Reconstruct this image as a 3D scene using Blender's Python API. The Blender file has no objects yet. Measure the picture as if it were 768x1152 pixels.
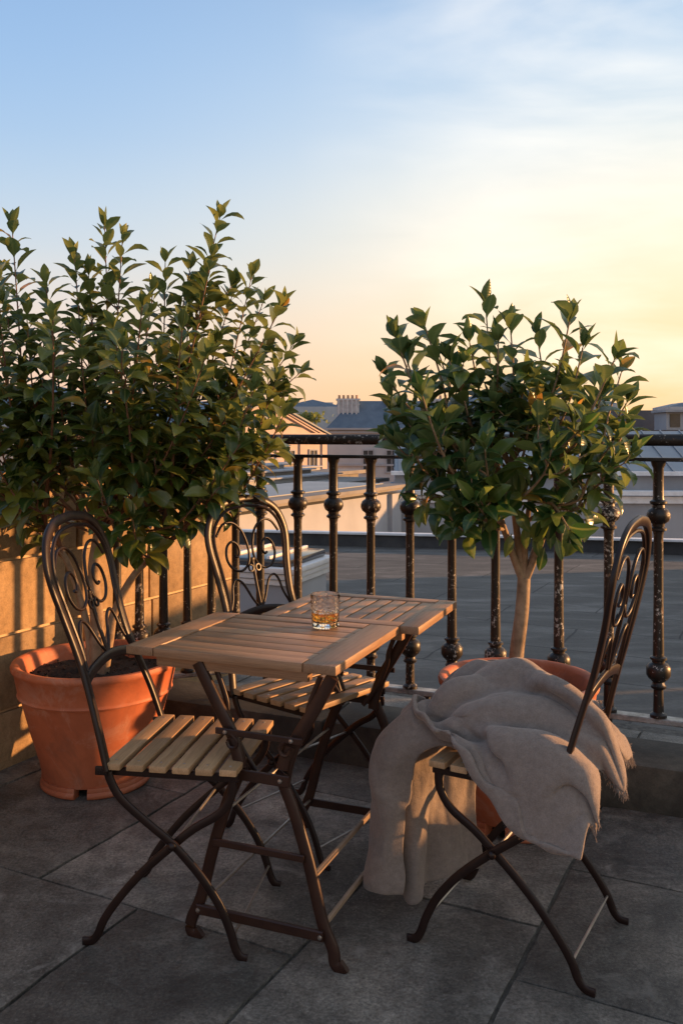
import bpy, bmesh, math, random
from mathutils import Vector, Matrix, noise
R = math.radians
S = bpy.context.scene
COL = S.collection

# ------------------------------------------------------------------ camera
H = 1.30                      # eye height
F = 1000.0                    # focal length in photo pixels (768 x 1152)
cam = bpy.data.cameras.new('camera'); co = bpy.data.objects.new('camera', cam); COL.objects.link(co)
cam.sensor_fit = 'VERTICAL'; cam.sensor_height = 36.0; cam.lens = 31.25
cam.shift_y = -86.0/1152.0
cam.clip_start = 0.05; cam.clip_end = 3000
co.location = (0, 0, H); co.rotation_euler = (R(90), 0, 0)
S.camera = co

# ------------------------------------------------------------------ world + sun
SUN_EL, SUN_AZ = R(7.0), math.atan2(0.97, 0.19)      # azimuth clockwise from +Y
w = bpy.data.worlds.new('World'); S.world = w; w.use_nodes = True
nt = w.node_tree; nt.nodes.clear()
def N(t, k, **kw):
    n = t.nodes.new(k)
    for a, b in kw.items():
        setattr(n, a, b)
    return n
out = N(nt, 'ShaderNodeOutputWorld'); bg = N(nt, 'ShaderNodeBackground')
sky = N(nt, 'ShaderNodeTexSky', sky_type='NISHITA', sun_disc=False)
sky.sun_elevation = SUN_EL; sky.sun_rotation = SUN_AZ; sky.altitude = 50
sky.air_density = 1.0; sky.dust_density = 0.6; sky.ozone_density = 1.6
tc = N(nt, 'ShaderNodeTexCoord')
sep = N(nt, 'ShaderNodeSeparateXYZ'); nt.links.new(tc.outputs['Generated'], sep.inputs[0])
# thin high cloud: stretched noise, only a little brighter than the sky behind it
mp = N(nt, 'ShaderNodeMapping'); mp.inputs['Scale'].default_value = (1.0, 1.0, 4.5); mp.inputs['Rotation'].default_value = (0, R(13), 0)
nt.links.new(tc.outputs['Generated'], mp.inputs[0])
cl = N(nt, 'ShaderNodeTexNoise'); cl.inputs['Scale'].default_value = 2.1; cl.inputs['Detail'].default_value = 6; cl.inputs['Roughness'].default_value = 0.5; cl.inputs['Distortion'].default_value = 0.4
nt.links.new(mp.outputs[0], cl.inputs['Vector'])
cr = N(nt, 'ShaderNodeMapRange'); cr.inputs[1].default_value = 0.44; cr.inputs[2].default_value = 0.72; cr.inputs[3].default_value = 0; cr.inputs[4].default_value = 0.65
ca = N(nt, 'ShaderNodeMapRange'); ca.inputs[1].default_value = -0.05; ca.inputs[2].default_value = 0.25; nt.links.new(sep.outputs[0], ca.inputs[0])
cm = N(nt, 'ShaderNodeMath', operation='MULTIPLY'); nt.links.new(cr.outputs[0], cm.inputs[0]); nt.links.new(ca.outputs[0], cm.inputs[1])
nt.links.new(cl.outputs[0], cr.inputs[0])
def skyramp(stops):
    r = N(nt, 'ShaderNodeValToRGB'); e = r.color_ramp.elements; r.color_ramp.interpolation = 'B_SPLINE'
    while len(e) < len(stops): e.new(0.5)
    for k, (p, c) in enumerate(stops): e[k].position = p; e[k].color = (c[0]/12, c[1]/12, c[2]/12, 1)
    nt.links.new(sep.outputs[2], r.inputs[0]); return r.outputs[0]
# clear evening air: away from the sun, and towards it
cool = skyramp([(0.0, (8.4, 4.8, 3.1)), (.06, (8.3, 5.4, 3.9)), (.13, (7.5, 6.4, 5.6)), (.20, (5.5, 6.3, 6.9)), (.31, (3.5, 5.1, 7.2)), (.46, (2.3, 4.0, 6.8)), (1.0, (2.5, 3.0, 4.0))])
warm = skyramp([(0.0, (9.2, 5.3, 2.4)), (.07, (9.6, 6.5, 3.2)), (.16, (9.7, 8.0, 5.4)), (.25, (9.2, 8.5, 7.0)), (.33, (6.7, 7.4, 7.7)), (.46, (3.7, 5.3, 7.4)), (1.0, (2.7, 3.1, 4.1))])
az = N(nt, 'ShaderNodeMapRange'); az.interpolation_type = 'SMOOTHSTEP'; az.inputs[1].default_value = -0.38; az.inputs[2].default_value = 0.42
nt.links.new(sep.outputs[0], az.inputs[0])
air = N(nt, 'ShaderNodeMix', data_type='RGBA'); nt.links.new(az.outputs[0], air.inputs[0]); nt.links.new(cool, air.inputs[6]); nt.links.new(warm, air.inputs[7])
gain = N(nt, 'ShaderNodeVectorMath', operation='SCALE'); gain.inputs['Scale'].default_value = 12.0; nt.links.new(air.outputs[2], gain.inputs[0])
m1 = N(nt, 'ShaderNodeMix', data_type='RGBA'); m1.inputs[0].default_value = 0.90
nt.links.new(sky.outputs[0], m1.inputs[6]); nt.links.new(gain.outputs[0], m1.inputs[7])
m2 = N(nt, 'ShaderNodeMix', data_type='RGBA'); m2.inputs[7].default_value = (11.5, 10.4, 9.0, 1)
nt.links.new(cm.outputs[0], m2.inputs[0]); nt.links.new(m1.outputs[2], m2.inputs[6])
nt.links.new(m2.outputs[2], bg.inputs[0]); bg.inputs[1].default_value = 0.068
nt.links.new(bg.outputs[0], out.inputs[0])

sl = bpy.data.lights.new('sun', 'SUN'); so = bpy.data.objects.new('sun', sl); COL.objects.link(so)
sl.energy = 5.0; sl.angle = R(0.9); sl.color = (1.0, 0.50, 0.19)
sd = Vector((math.sin(SUN_AZ)*math.cos(SUN_EL), math.cos(SUN_AZ)*math.cos(SUN_EL), math.sin(SUN_EL)))
so.rotation_euler = sd.to_track_quat('Z', 'Y').to_euler(); so.location = (6, 2, 3)

S.view_settings.view_transform = 'Standard'; S.view_settings.look = 'None'
S.view_settings.gamma = 1.0; S.view_settings.exposure = 0.92

# ------------------------------------------------------------------ helpers
def P(u, v, Y):   # photo pixel at a depth -> world
    return Vector(((u-384)/F*Y, Y, H-(v-490)/F*Y))
def tag(o, label=None, cat=None, group=None, kind=None):
    if label: o['label'] = label
    if cat: o['category'] = cat
    if group: o['group'] = group
    if kind: o['kind'] = kind
    return o
def empty(name, loc=(0, 0, 0), rz=0.0, **kw):
    o = bpy.data.objects.new(name, None); COL.objects.link(o)
    o.location = loc; o.rotation_euler = (0, 0, rz); o.empty_display_size = 0.1
    return tag(o, **kw)

class MB:
    """collects shapes; 'bl' keeps board-local coordinates for the grain"""
    def __init__(s):
        s.v = []; s.f = []; s.bl = []
    def add(s, vs, fs, bl=None):
        b = len(s.v); s.v += [tuple(x) for x in vs]
        s.bl += [tuple(x) for x in (bl if bl is not None else vs)]
        s.f += [tuple(i+b for i in f) for f in fs]
    def box(s, c, size, rz=0.0, bev=0.0, M=None, long=0):
        hx, hy, hz = size[0]/2, size[1]/2, size[2]/2
        if bev > 0:
            bm = bmesh.new(); bmesh.ops.create_cube(bm, size=1.0)
            for v in bm.verts: v.co = Vector((v.co.x*size[0], v.co.y*size[1], v.co.z*size[2]))
            bmesh.ops.bevel(bm, geom=list(bm.edges), offset=bev, segments=2, affect='EDGES', profile=0.6)
            bm.verts.index_update(); L = [v.co.copy() for v in bm.verts]; fs = [[v.index for v in f.verts] for f in bm.faces]; bm.free()
        else:
            L = [Vector((x, y, z)) for x in (-hx, hx) for y in (-hy, hy) for z in (-hz, hz)]
            fs = [(0, 1, 3, 2), (4, 6, 7, 5), (0, 4, 5, 1), (2, 3, 7, 6), (0, 2, 6, 4), (1, 5, 7, 3)]
        T = M if M is not None else Matrix.Translation(Vector(c)) @ Matrix.Rotation(rz, 4, 'Z')
        o = len(s.v)*0.137
        perm = {0: (0, 1, 2), 1: (1, 0, 2), 2: (2, 0, 1)}[long]
        s.add([T @ p for p in L], fs, [(p[perm[0]]+o, p[perm[1]]+o*1.7, p[perm[2]]) for p in L])
    def sweep(s, pts, sec, up=(0, 0, 1), closed=False, scale=None, cap=True):
        """sweep a closed 2D section (a,b) along pts; a along side, b along 'up'-ish"""
        pts = [Vector(p) for p in pts]; n = len(pts); up = Vector(up); m = len(sec)
        vs, fs, bl = [], [], []; L = 0
        for i, p in enumerate(pts):
            if closed: t = pts[(i+1) % n]-pts[i-1]
            else: t = pts[min(i+1, n-1)]-pts[max(i-1, 0)]
            t.normalize()
            side = t.cross(up)
            if side.length < 1e-4: side = t.cross(Vector((1, 0.01, 0)))
            side.normalize(); b = side.cross(t).normalized()
            k = scale[i] if scale else 1.0
            if i: L += (pts[i]-pts[i-1]).length
            for a, c in sec:
                vs.append(p+side*(a*k)+b*(c*k)); bl.append((L, a, c))
        rng = n if closed else n-1
        for i in range(rng):
            j = (i+1) % n
            for q in range(m):
                r = (q+1) % m
                fs.append((i*m+q, i*m+r, j*m+r, j*m+q))
        if cap and not closed:
            fs.append(tuple(range(m-1, -1, -1))); fs.append(tuple((n-1)*m+q for q in range(m)))
        s.add(vs, fs, bl)
    def tube(s, pts, r, seg=8, up=(0, 0, 1), closed=False, cap=True):
        if isinstance(r, (int, float)): sc = None; rr = r
        else: sc = list(r); rr = 1.0
        sec = [(rr*math.cos(2*math.pi*k/seg), rr*math.sin(2*math.pi*k/seg)) for k in range(seg)]
        s.sweep(pts, sec, up, closed, sc, cap)
    def bar(s, pts, wa, wb, up=(0, 0, 1), ch=0.0025):
        a, b = wa/2, wb/2; c = min(ch, a*.45, b*.45)
        sec = [(-a+c, -b), (a-c, -b), (a, -b+c), (a, b-c), (a-c, b), (-a+c, b), (-a, b-c), (-a, -b+c)]
        s.sweep(pts, sec, up)
    def lathe(s, prof, c=(0, 0, 0), seg=32, a0=0.0, a1=2*math.pi, wob=0.0, closeprof=False):
        full = abs(a1-a0-2*math.pi) < 1e-6
        n = seg if full else seg+1; m = len(prof); vs = []; fs = []
        for i in range(n):
            a = a0+(a1-a0)*i/seg; k = 1+wob*math.sin(a*2+1)+wob*.6*math.sin(a*3)
            for r, z in prof: vs.append((c[0]+r*k*math.cos(a), c[1]+r*k*math.sin(a), c[2]+z))
        for i in range(seg):
            j = (i+1) % n
            for q in range(m if closeprof else m-1):
                r2 = (q+1) % m
                if prof[q][0] < 1e-6 and prof[r2][0] < 1e-6: continue
                fs.append((i*m+q, j*m+q, j*m+r2, i*m+r2))
        if not full and closeprof:
            fs.append(tuple(range(m))); fs.append(tuple((n-1)*m+q for q in range(m-1, -1, -1)))
        s.add(vs, fs)
    def build(s, name, mat, parent=None, smooth=35, grain=False, merge=False):
        me = bpy.data.meshes.new(name); me.from_pydata(s.v, [], s.f)
        if grain:
            at = me.attributes.new('bl', 'FLOAT_VECTOR', 'POINT')
            at.data.foreach_set('vector', [c for p in s.bl for c in p])
        if merge:
            bm = bmesh.new(); bm.from_mesh(me); bmesh.ops.remove_doubles(bm, verts=bm.verts, dist=1e-5)
            bmesh.ops.recalc_face_normals(bm, faces=bm.faces); bm.to_mesh(me); bm.free()
        if mat: me.materials.append(mat)
        if smooth:
            me.polygons.foreach_set('use_smooth', [True]*len(me.polygons))
            me.set_sharp_from_angle(angle=R(smooth))
        me.update()
        o = bpy.data.objects.new(name, me); COL.objects.link(o)
        if parent: o.parent = parent
        return o
def copy_tree(o, parent=None):
    c = o.copy(); COL.objects.link(c)
    if parent: c.parent = parent
    for ch in list(o.children): copy_tree(ch, c)
    return c
def crv(pts, n=6, closed=False):
    """Catmull-Rom"""
    pts = [Vector(p) for p in pts]; out = []; m = len(pts)
    rng = m if closed else m-1
    for i in range(rng):
        if closed: p0, p1, p2, p3 = pts[i-1], pts[i], pts[(i+1) % m], pts[(i+2) % m]
        else: p0, p1, p2, p3 = pts[max(i-1, 0)], pts[i], pts[i+1], pts[min(i+2, m-1)]
        for k in range(n):
            t = k/n; t2, t3 = t*t, t*t*t
            out.append(0.5*((2*p1)+(p2-p0)*t+(2*p0-5*p1+4*p2-p3)*t2+(3*p1-p0-3*p2+p3)*t3))
    if not closed: out.append(pts[-1])
    return out

# ------------------------------------------------------------------ materials
def newmat(name):
    m = bpy.data.materials.new(name); m.use_nodes = True; t = m.node_tree
    b = t.nodes['Principled BSDF']; return m, t, b
def noise_n(t, scale, detail=4, rough=0.55, vec=None, dist=0.0):
    n = N(t, 'ShaderNodeTexNoise'); n.inputs['Scale'].default_value = scale
    n.inputs['Detail'].default_value = detail; n.inputs['Roughness'].default_value = rough; n.inputs['Distortion'].default_value = dist
    if vec is not None: t.links.new(vec, n.inputs['Vector'])
    return n
def ramp(t, fac, stops):
    r = N(t, 'ShaderNodeValToRGB'); e = r.color_ramp.elements
    while len(e) < len(stops): e.new(0.5)
    for k, (p, c) in enumerate(stops):
        e[k].position = p; e[k].color = (c[0], c[1], c[2], 1) if hasattr(c, '__len__') else (c, c, c, 1)
    t.links.new(fac, r.inputs[0]); return r
def bump(t, b, h, strength=0.3, dist=0.01, prev=None):
    n = N(t, 'ShaderNodeBump'); n.inputs['Strength'].default_value = strength; n.inputs['Distance'].default_value = dist
    t.links.new(h, n.inputs['Height'])
    if prev is not None: t.links.new(prev.outputs[0], n.inputs['Normal'])
    t.links.new(n.outputs[0], b.inputs['Normal']); return n
def mixc(t, fac, a, b, mode='MIX'):
    m = N(t, 'ShaderNodeMix', data_type='RGBA'); m.blend_type = mode
    for val, idx in ((fac, 0), (a, 6), (b, 7)):
        if isinstance(val, (int, float)): m.inputs[idx].default_value = val
        elif isinstance(val, tuple): m.inputs[idx].default_value = (*val[:3], 1)
        else: t.links.new(val, m.inputs[idx])
    return m.outputs[2]
def objc(t): return N(t, 'ShaderNodeTexCoord').outputs['Object']
def geopos(t): return N(t, 'ShaderNodeNewGeometry').outputs['Position']

def m_simple(name, c1, c2, scale=6, rough=0.7, bs=0.2, bd=0.003, bscale=60, metal=0.0, spec=0.5, world=False):
    m, t, b = newmat(name); v = geopos(t) if world else objc(t)
    n = noise_n(t, scale, 6, 0.6, v)
    r = ramp(t, n.outputs[0], [(0.3, c1), (0.7, c2)])
    t.links.new(r.outputs[0], b.inputs['Base Color']); b.inputs['Roughness'].default_value = rough
    b.inputs['Metallic'].default_value = metal; b.inputs['Specular IOR Level'].default_value = spec
    n2 = noise_n(t, bscale, 4, 0.6, v); bump(t, b, n2.outputs[0], bs, bd)
    return m

def m_wood(name, dark, light, rough=0.55):
    m, t, b = newmat(name)
    a = N(t, 'ShaderNodeAttribute'); a.attribute_name = 'bl'
    mp = N(t, 'ShaderNodeMapping'); mp.inputs['Scale'].default_value = (1.6, 26, 26); t.links.new(a.outputs['Vector'], mp.inputs[0])
    n = noise_n(t, 3.2, 7, 0.62, mp.outputs[0], 0.6)
    mp2 = N(t, 'ShaderNodeMapping'); mp2.inputs['Scale'].default_value = (5, 190, 190); t.links.new(a.outputs['Vector'], mp2.inputs[0])
    n2 = noise_n(t, 3.0, 3, 0.6, mp2.outputs[0])
    r = ramp(t, n.outputs[0], [(0.28, dark), (0.72, light)])
    g = N(t, 'ShaderNodeNewGeometry'); hs = N(t, 'ShaderNodeHueSaturation')
    mr = N(t, 'ShaderNodeMapRange'); mr.inputs[3].default_value = 0.68; mr.inputs[4].default_value = 1.20
    t.links.new(g.outputs['Random Per Island'], mr.inputs[0]); t.links.new(mr.outputs[0], hs.inputs['Value'])
    c = mixc(t, 0.55, r.outputs[0], ramp(t, n2.outputs[0], [(0.3, 0.35), (0.62, 1.0)]).outputs[0], 'MULTIPLY')
    t.links.new(c, hs.inputs['Color']); t.links.new(hs.outputs[0], b.inputs['Base Color'])
    b.inputs['Roughness'].default_value = rough
    bump(t, b, n2.outputs[0], 0.25, 0.0015)
    return m

def m_iron():
    m, t, b = newmat('chipped_black_paint'); v = geopos(t)
    n = noise_n(t, 75, 5, 0.68, v); n3 = noise_n(t, 5, 3, 0.6, v)
    add = N(t, 'ShaderNodeMath', operation='ADD'); t.links.new(n.outputs[0], add.inputs[0])
    mm = N(t, 'ShaderNodeMath', operation='MULTIPLY'); mm.inputs[1].default_value = 0.45; t.links.new(n3.outputs[0], mm.inputs[0]); t.links.new(mm.outputs[0], add.inputs[1])
    ch = N(t, 'ShaderNodeMapRange'); ch.inputs[1].default_value = 0.825; ch.inputs[2].default_value = 0.85; t.links.new(add.outputs[0], ch.inputs[0])
    n2 = noise_n(t, 22, 3, 0.5, v)
    chipc = ramp(t, n2.outputs[0], [(0.42, (0.16, 0.09, 0.055)), (0.60, (0.55, 0.52, 0.47))])
    base = ramp(t, n3.outputs[0], [(0.3, (0.008, 0.007, 0.006)), (0.75, (0.036, 0.025, 0.019))])
    c = mixc(t, ch.outputs[0], base.outputs[0], chipc.outputs[0]); t.links.new(c, b.inputs['Base Color'])
    rr = N(t, 'ShaderNodeMapRange'); rr.inputs[3].default_value = 0.42; rr.inputs[4].default_value = 0.80; t.links.new(ch.outputs[0], rr.inputs[0])
    t.links.new(rr.outputs[0], b.inputs['Roughness']); b.inputs['Specular IOR Level'].default_value = 0.4
    iv = N(t, 'ShaderNodeMath', operation='MULTIPLY'); iv.inputs[1].default_value = -0.5; t.links.new(ch.outputs[0], iv.inputs[0])
    p = bump(t, b, iv.outputs[0], 0.6, 0.001)
    n4 = noise_n(t, 120, 3, 0.6, v); bump(t, b, n4.outputs[0], 0.15, 0.002, p)
    return m

def m_stone_floor():
    m, t, b = newmat('slate_slabs'); v = geopos(t)
    g = N(t, 'ShaderNodeNewGeometry')
    n = noise_n(t, 2.2, 8, 0.62, v, 0.6); n2 = noise_n(t, 17, 9, 0.78, v, 0.5); n3 = noise_n(t, 110, 4, 0.75, v)
    r = ramp(t, n.outputs[0], [(0.34, (0.055, 0.050, 0.042)), (0.50, (0.125, 0.114, 0.097)), (0.66, (0.26, 0.23, 0.19))])
    c = mixc(t, 0.6, r.outputs[0], ramp(t, n2.outputs[0], [(0.36, 0.35), (0.64, 1.55)]).outputs[0], 'MULTIPLY')
    c = mixc(t, 0.8, c, ramp(t, n3.outputs[0], [(0.36, 0.45), (0.64, 1.5)]).outputs[0], 'MULTIPLY')
    vor = N(t, 'ShaderNodeTexVoronoi'); vor.inputs['Scale'].default_value = 60; t.links.new(v, vor.inputs['Vector'])
    gr = ramp(t, vor.outputs['Distance'], [(0.07, 0.55), (0.11, 0.0)])
    c = mixc(t, gr.outputs[0], c, (0.33, 0.31, 0.28))
    # pale scuffs of lichen and grit
    sp = ramp(t, n3.outputs[0], [(0.61, 0.0), (0.68, 1.0)])
    lf = ramp(t, noise_n(t, 3.1, 5, 0.6, v).outputs[0], [(0.45, 0.0), (0.62, 0.55)])
    f = N(t, 'ShaderNodeMath', operation='MULTIPLY'); t.links.new(sp.outputs[0], f.inputs[0]); t.links.new(lf.outputs[0], f.inputs[1])
    c = mixc(t, f.outputs[0], c, (0.30, 0.28, 0.25))
    lich = ramp(t, noise_n(t, 7.0, 7, 0.7, v, 0.8).outputs[0], [(0.56, 0.0), (0.66, 0.55)])
    c = mixc(t, lich.outputs[0], c, (0.27, 0.25, 0.22))
    hs = N(t, 'ShaderNodeHueSaturation'); mr = N(t, 'ShaderNodeMapRange'); mr.inputs[3].default_value = 0.70; mr.inputs[4].default_value = 1.25
    t.links.new(g.outputs['Random Per Island'], mr.inputs[0]); t.links.new(mr.outputs[0], hs.inputs['Value']); t.links.new(c, hs.inputs['Color'])
    t.links.new(hs.outputs[0], b.inputs['Base Color'])
    rr = N(t, 'ShaderNodeMapRange'); rr.inputs[3].default_value = 0.42; rr.inputs[4].default_value = 0.85; t.links.new(n2.outputs[0], rr.inputs[0]); t.links.new(rr.outputs[0], b.inputs['Roughness'])
    p = bump(t, b, n2.outputs[0], 0.75, 0.012); bump(t, b, n3.outputs[0], 0.5, 0.003, p)
    return m

def m_ashlar(name, c1, c2, c3):
    m, t, b = newmat(name); v = objc(t); g = N(t, 'ShaderNodeNewGeometry')
    n = noise_n(t, 5, 6, 0.6, v, 0.3); n2 = noise_n(t, 150, 4, 0.7, v); n3 = noise_n(t, 28, 5, 0.65, v)
    r = ramp(t, n.outputs[0], [(0.28, c1), (0.5, c2), (0.75, c3)])
    c = mixc(t, 0.4, r.outputs[0], ramp(t, n2.outputs[0], [(0.3, 0.45), (0.65, 1.2)]).outputs[0], 'MULTIPLY')
    c = mixc(t, 0.6, c, ramp(t, n3.outputs[0], [(0.32, 0.6), (0.6, 1.1)]).outputs[0], 'MULTIPLY')
    hs = N(t, 'ShaderNodeHueSaturation'); mr = N(t, 'ShaderNodeMapRange'); mr.inputs[3].default_value = 0.8; mr.inputs[4].default_value = 1.15
    t.links.new(g.outputs['Random Per Island'], mr.inputs[0]); t.links.new(mr.outputs[0], hs.inputs['Value']); t.links.new(c, hs.inputs['Color'])
    t.links.new(hs.outputs[0], b.inputs['Base Color']); b.inputs['Roughness'].default_value = 0.9
    p = bump(t, b, n3.outputs[0], 0.4, 0.006); bump(t, b, n2.outputs[0], 0.4, 0.002, p)
    return m

def m_terracotta():
    m, t, b = newmat('terracotta'); v = objc(t)
    n = noise_n(t, 4, 6, 0.6, v, 0.4); n2 = noise_n(t, 26, 5, 0.6, v)
    r = ramp(t, n.outputs[0], [(0.3, (0.38, 0.095, 0.038)), (0.6, (0.50, 0.14, 0.058)), (0.8, (0.56, 0.22, 0.13))])
    c = mixc(t, 0.3, r.outputs[0], ramp(t, n2.outputs[0], [(0.3, 0.7), (0.7, 1.15)]).outputs[0], 'MULTIPLY')
    lime = ramp(t, noise_n(t, 6.5, 8, 0.72, v, 0.7).outputs[0], [(0.52, 0.0), (0.70, 0.38)])
    c = mixc(t, lime.outputs[0], c, (0.60, 0.42, 0.33))
    stn = ramp(t, noise_n(t, 3.0, 6, 0.7, v, 1.2).outputs[0], [(0.52, 0.0), (0.64, 0.6)])
    c = mixc(t, stn.outputs[0], c, (0.22, 0.075, 0.04))
    # grime up from the foot, ragged
    sp = N(t, 'ShaderNodeSeparateXYZ'); t.links.new(v, sp.inputs[0])
    gz = N(t, 'ShaderNodeMapRange'); gz.inputs[1].default_value = 0.0; gz.inputs[2].default_value = 0.16; gz.inputs[3].default_value = 0.5; gz.inputs[4].default_value = 0
    t.links.new(sp.outputs[2], gz.inputs[0]); gm = N(t, 'ShaderNodeMath', operation='MULTIPLY'); t.links.new(gz.outputs[0], gm.inputs[0]); t.links.new(n2.outputs[0], gm.inputs[1])
    c = mixc(t, gm.outputs[0], c, (0.13, 0.07, 0.05))
    t.links.new(c, b.inputs['Base Color']); b.inputs['Roughness'].default_value = 0.62
    bump(t, b, n2.outputs[0], 0.15, 0.003); return m

def m_leaf(name, g1, g2, g3, odd):
    m, t, b = newmat(name); g = N(t, 'ShaderNodeNewGeometry')
    r = ramp(t, g.outputs['Random Per Island'], [(0.0, g1), (0.45, g2), (0.80, g3), (0.965, g3), (0.985, odd)])
    a = N(t, 'ShaderNodeAttribute'); a.attribute_name = 'bl'; sp = N(t, 'ShaderNodeSeparateXYZ'); t.links.new(a.outputs['Vector'], sp.inputs[0])
    # pale midrib
    ab = N(t, 'ShaderNodeMath', operation='ABSOLUTE'); t.links.new(sp.outputs[1], ab.inputs[0])
    rib = N(t, 'ShaderNodeMapRange'); rib.inputs[1].default_value = 0.03; rib.inputs[2].default_value = 0.10; rib.inputs[3].default_value = 0.55; rib.inputs[4].default_value = 0.0
    t.links.new(ab.outputs[0], rib.inputs[0])
    c = mixc(t, rib.outputs[0], r.outputs[0], (0.16, 0.19, 0.06))
    bf = N(t, 'ShaderNodeMath', operation='MULTIPLY'); bf.inputs[1].default_value = 0.45; t.links.new(g.outputs['Backfacing'], bf.inputs[0])
    c = mixc(t, bf.outputs[0], c, (0.13, 0.16, 0.06))
    t.links.new(c, b.inputs['Base Color']); b.inputs['Roughness'].default_value = 0.30; b.inputs['Specular IOR Level'].default_value = 0.55
    tr = N(t, 'ShaderNodeBsdfTranslucent'); hs = N(t, 'ShaderNodeHueSaturation'); hs.inputs['Value'].default_value = 2.2; hs.inputs['Hue'].default_value = 0.485
    t.links.new(c, hs.inputs['Color']); t.links.new(hs.outputs[0], tr.inputs['Color'])
    mx = N(t, 'ShaderNodeMixShader'); mx.inputs[0].default_value = 0.34
    t.links.new(b.outputs[0], mx.inputs[1]); t.links.new(tr.outputs[0], mx.inputs[2]); t.links.new(mx.outputs[0], t.nodes['Material Output'].inputs[0])
    w2 = N(t, 'ShaderNodeTexWave'); w2.inputs['Scale'].default_value = 3.2; w2.inputs['Distortion'].default_value = 1.0; t.links.new(a.outputs['Vector'], w2.inputs['Vector'])
    bump(t, b, w2.outputs[0], 0.12, 0.002)
    return m

def m_wool():
    m, t, b = newmat('taupe_wool'); v = objc(t)
    n = noise_n(t, 300, 5, 0.7, v); n2 = noise_n(t, 60, 5, 0.65, v); n3 = noise_n(t, 8, 4, 0.6, v)
    r = ramp(t, n2.outputs[0], [(0.3, (0.190, 0.152, 0.130)), (0.7, (0.250, 0.204, 0.175))])
    c = mixc(t, 0.5, r.outputs[0], ramp(t, n.outputs[0], [(0.3, 0.65), (0.7, 1.3)]).outputs[0], 'MULTIPLY')
    c = mixc(t, 0.2, c, ramp(t, n3.outputs[0], [(0.3, 0.8), (0.7, 1.15)]).outputs[0], 'MULTIPLY')
    t.links.new(c, b.inputs['Base Color']); b.inputs['Roughness'].default_value = 0.95; b.inputs['Specular IOR Level'].default_value = 0.1
    b.inputs['Sheen Weight'].default_value = 0.45; b.inputs['Sheen Roughness'].default_value = 0.45; b.inputs['Sheen Tint'].default_value = (0.9, 0.75, 0.65, 1)
    p = bump(t, b, n2.outputs[0], 0.5, 0.004); bump(t, b, n.outputs[0], 0.6, 0.0016, p)
    return m

M = {}
M['iron'] = m_iron()
M['frame'] = m_simple('brown_lacquered_steel', (0.013, 0.007, 0.006), (0.025, 0.013, 0.010), 18, 0.36, 0.12, 0.0015, 120, 0.0, 0.28)
M['legs'] = m_simple('brown_painted_legs', (0.024, 0.010, 0.007), (0.046, 0.020, 0.012), 14, 0.42, 0.15, 0.0015, 90, 0.0, 0.35)
M['steel'] = m_simple('dull_bright_steel', (0.28, 0.25, 0.22), (0.42, 0.38, 0.34), 20, 0.38, 0.1, 0.001, 80, 0.85)
M['seatwood'] = m_wood('oiled_slat_wood', (0.43, 0.245, 0.115), (0.62, 0.39, 0.205))
M['tablewood'] = m_wood('weathered_table_wood', (0.31, 0.160, 0.080), (0.46, 0.265, 0.145), 0.45)
M['floor'] = m_stone_floor()
M['joint'] = m_simple('sandy_joint', (0.035, 0.031, 0.026), (0.13, 0.117, 0.098), 40, 0.95, 0.5, 0.004, 150, world=True)
M['wall'] = m_ashlar('sandstone_blocks', (0.23, 0.145, 0.070), (0.33, 0.215, 0.11), (0.42, 0.29, 0.165))
M['mortar'] = m_simple('pale_mortar', (0.46, 0.33, 0.20), (0.58, 0.44, 0.29), 30, 0.95, 0.4, 0.003, 120)
M['curb'] = m_ashlar('worn_curb_stone', (0.022, 0.020, 0.016), (0.045, 0.040, 0.031), (0.10, 0.088, 0.066))
M['pot'] = m_terracotta()
M['soil'] = m_simple('potting_soil', (0.012, 0.008, 0.005), (0.055, 0.034, 0.022), 90, 0.95, 0.8, 0.006, 90)
M['bark'] = m_simple('smooth_bark', (0.16, 0.10, 0.055), (0.38, 0.26, 0.16), 22, 0.75, 0.5, 0.003, 60)
M['twig'] = m_simple('reddish_twig', (0.10, 0.045, 0.025), (0.22, 0.11, 0.06), 30, 0.6, 0.2, 0.002, 60)
M['leaf'] = m_leaf('shrub_leaf', (0.022, 0.052, 0.012), (0.050, 0.088, 0.016), (0.15, 0.165, 0.028), (0.36, 0.21, 0.03))
M['leaf2'] = m_leaf('laurel_leaf', (0.015, 0.050, 0.016), (0.030, 0.078, 0.020), (0.10, 0.145, 0.028), (0.36, 0.21, 0.04))
M['wool'] = m_wool()

# ------------------------------------------------------------------ axes of the terrace
E1 = Vector((0.4535, 0.8912, 0)); E2 = Vector((0.8912, -0.4535, 0))     # along the side wall / along the front railing
def ST(s, t, z=0): return E2*s + E1*t + Vector((0, 0, z))
rnd = random.Random(4)

# terrace floor: slabs laid on a joint bed
b = MB(); b.add([ST(-3.2, -1.5, -0.012), ST(2.6, -1.5, -0.012), ST(2.6, 4.2, -0.012), ST(-3.2, 4.2, -0.012)], [(0, 1, 2, 3)])
tag(b.build('floor_joint_bed', M['joint'], None, 0), kind='structure')
slabs = []
def colm(s0, s1, ts):
    for a, c in zip(ts, ts[1:]): slabs.append((s0, s1, a, c))
colm(-3.1, -2.62, [-1.5, .2, 1.3, 2.3, 3.2, 4.1])
colm(-2.62, -1.606, [-1.5, -.3, .55, 1.2, 1.93]); colm(-1.606, -1.12, [-1.5, -.6, .35, 1.1, 1.93])
colm(-2.62, -1.975, [1.93, 2.62, 3.4, 4.1]); colm(-1.975, -1.12, [1.93, 2.86, 3.5, 4.1])
colm(-1.12, -.602, [-1.5, -.4, .5, 1.32, 2.34, 3.0, 4.1])
colm(-.602, .30, [-1.5, -.9, 0.1, .8, 1.45, 2.09, 2.70, 3.45, 4.1])
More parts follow.
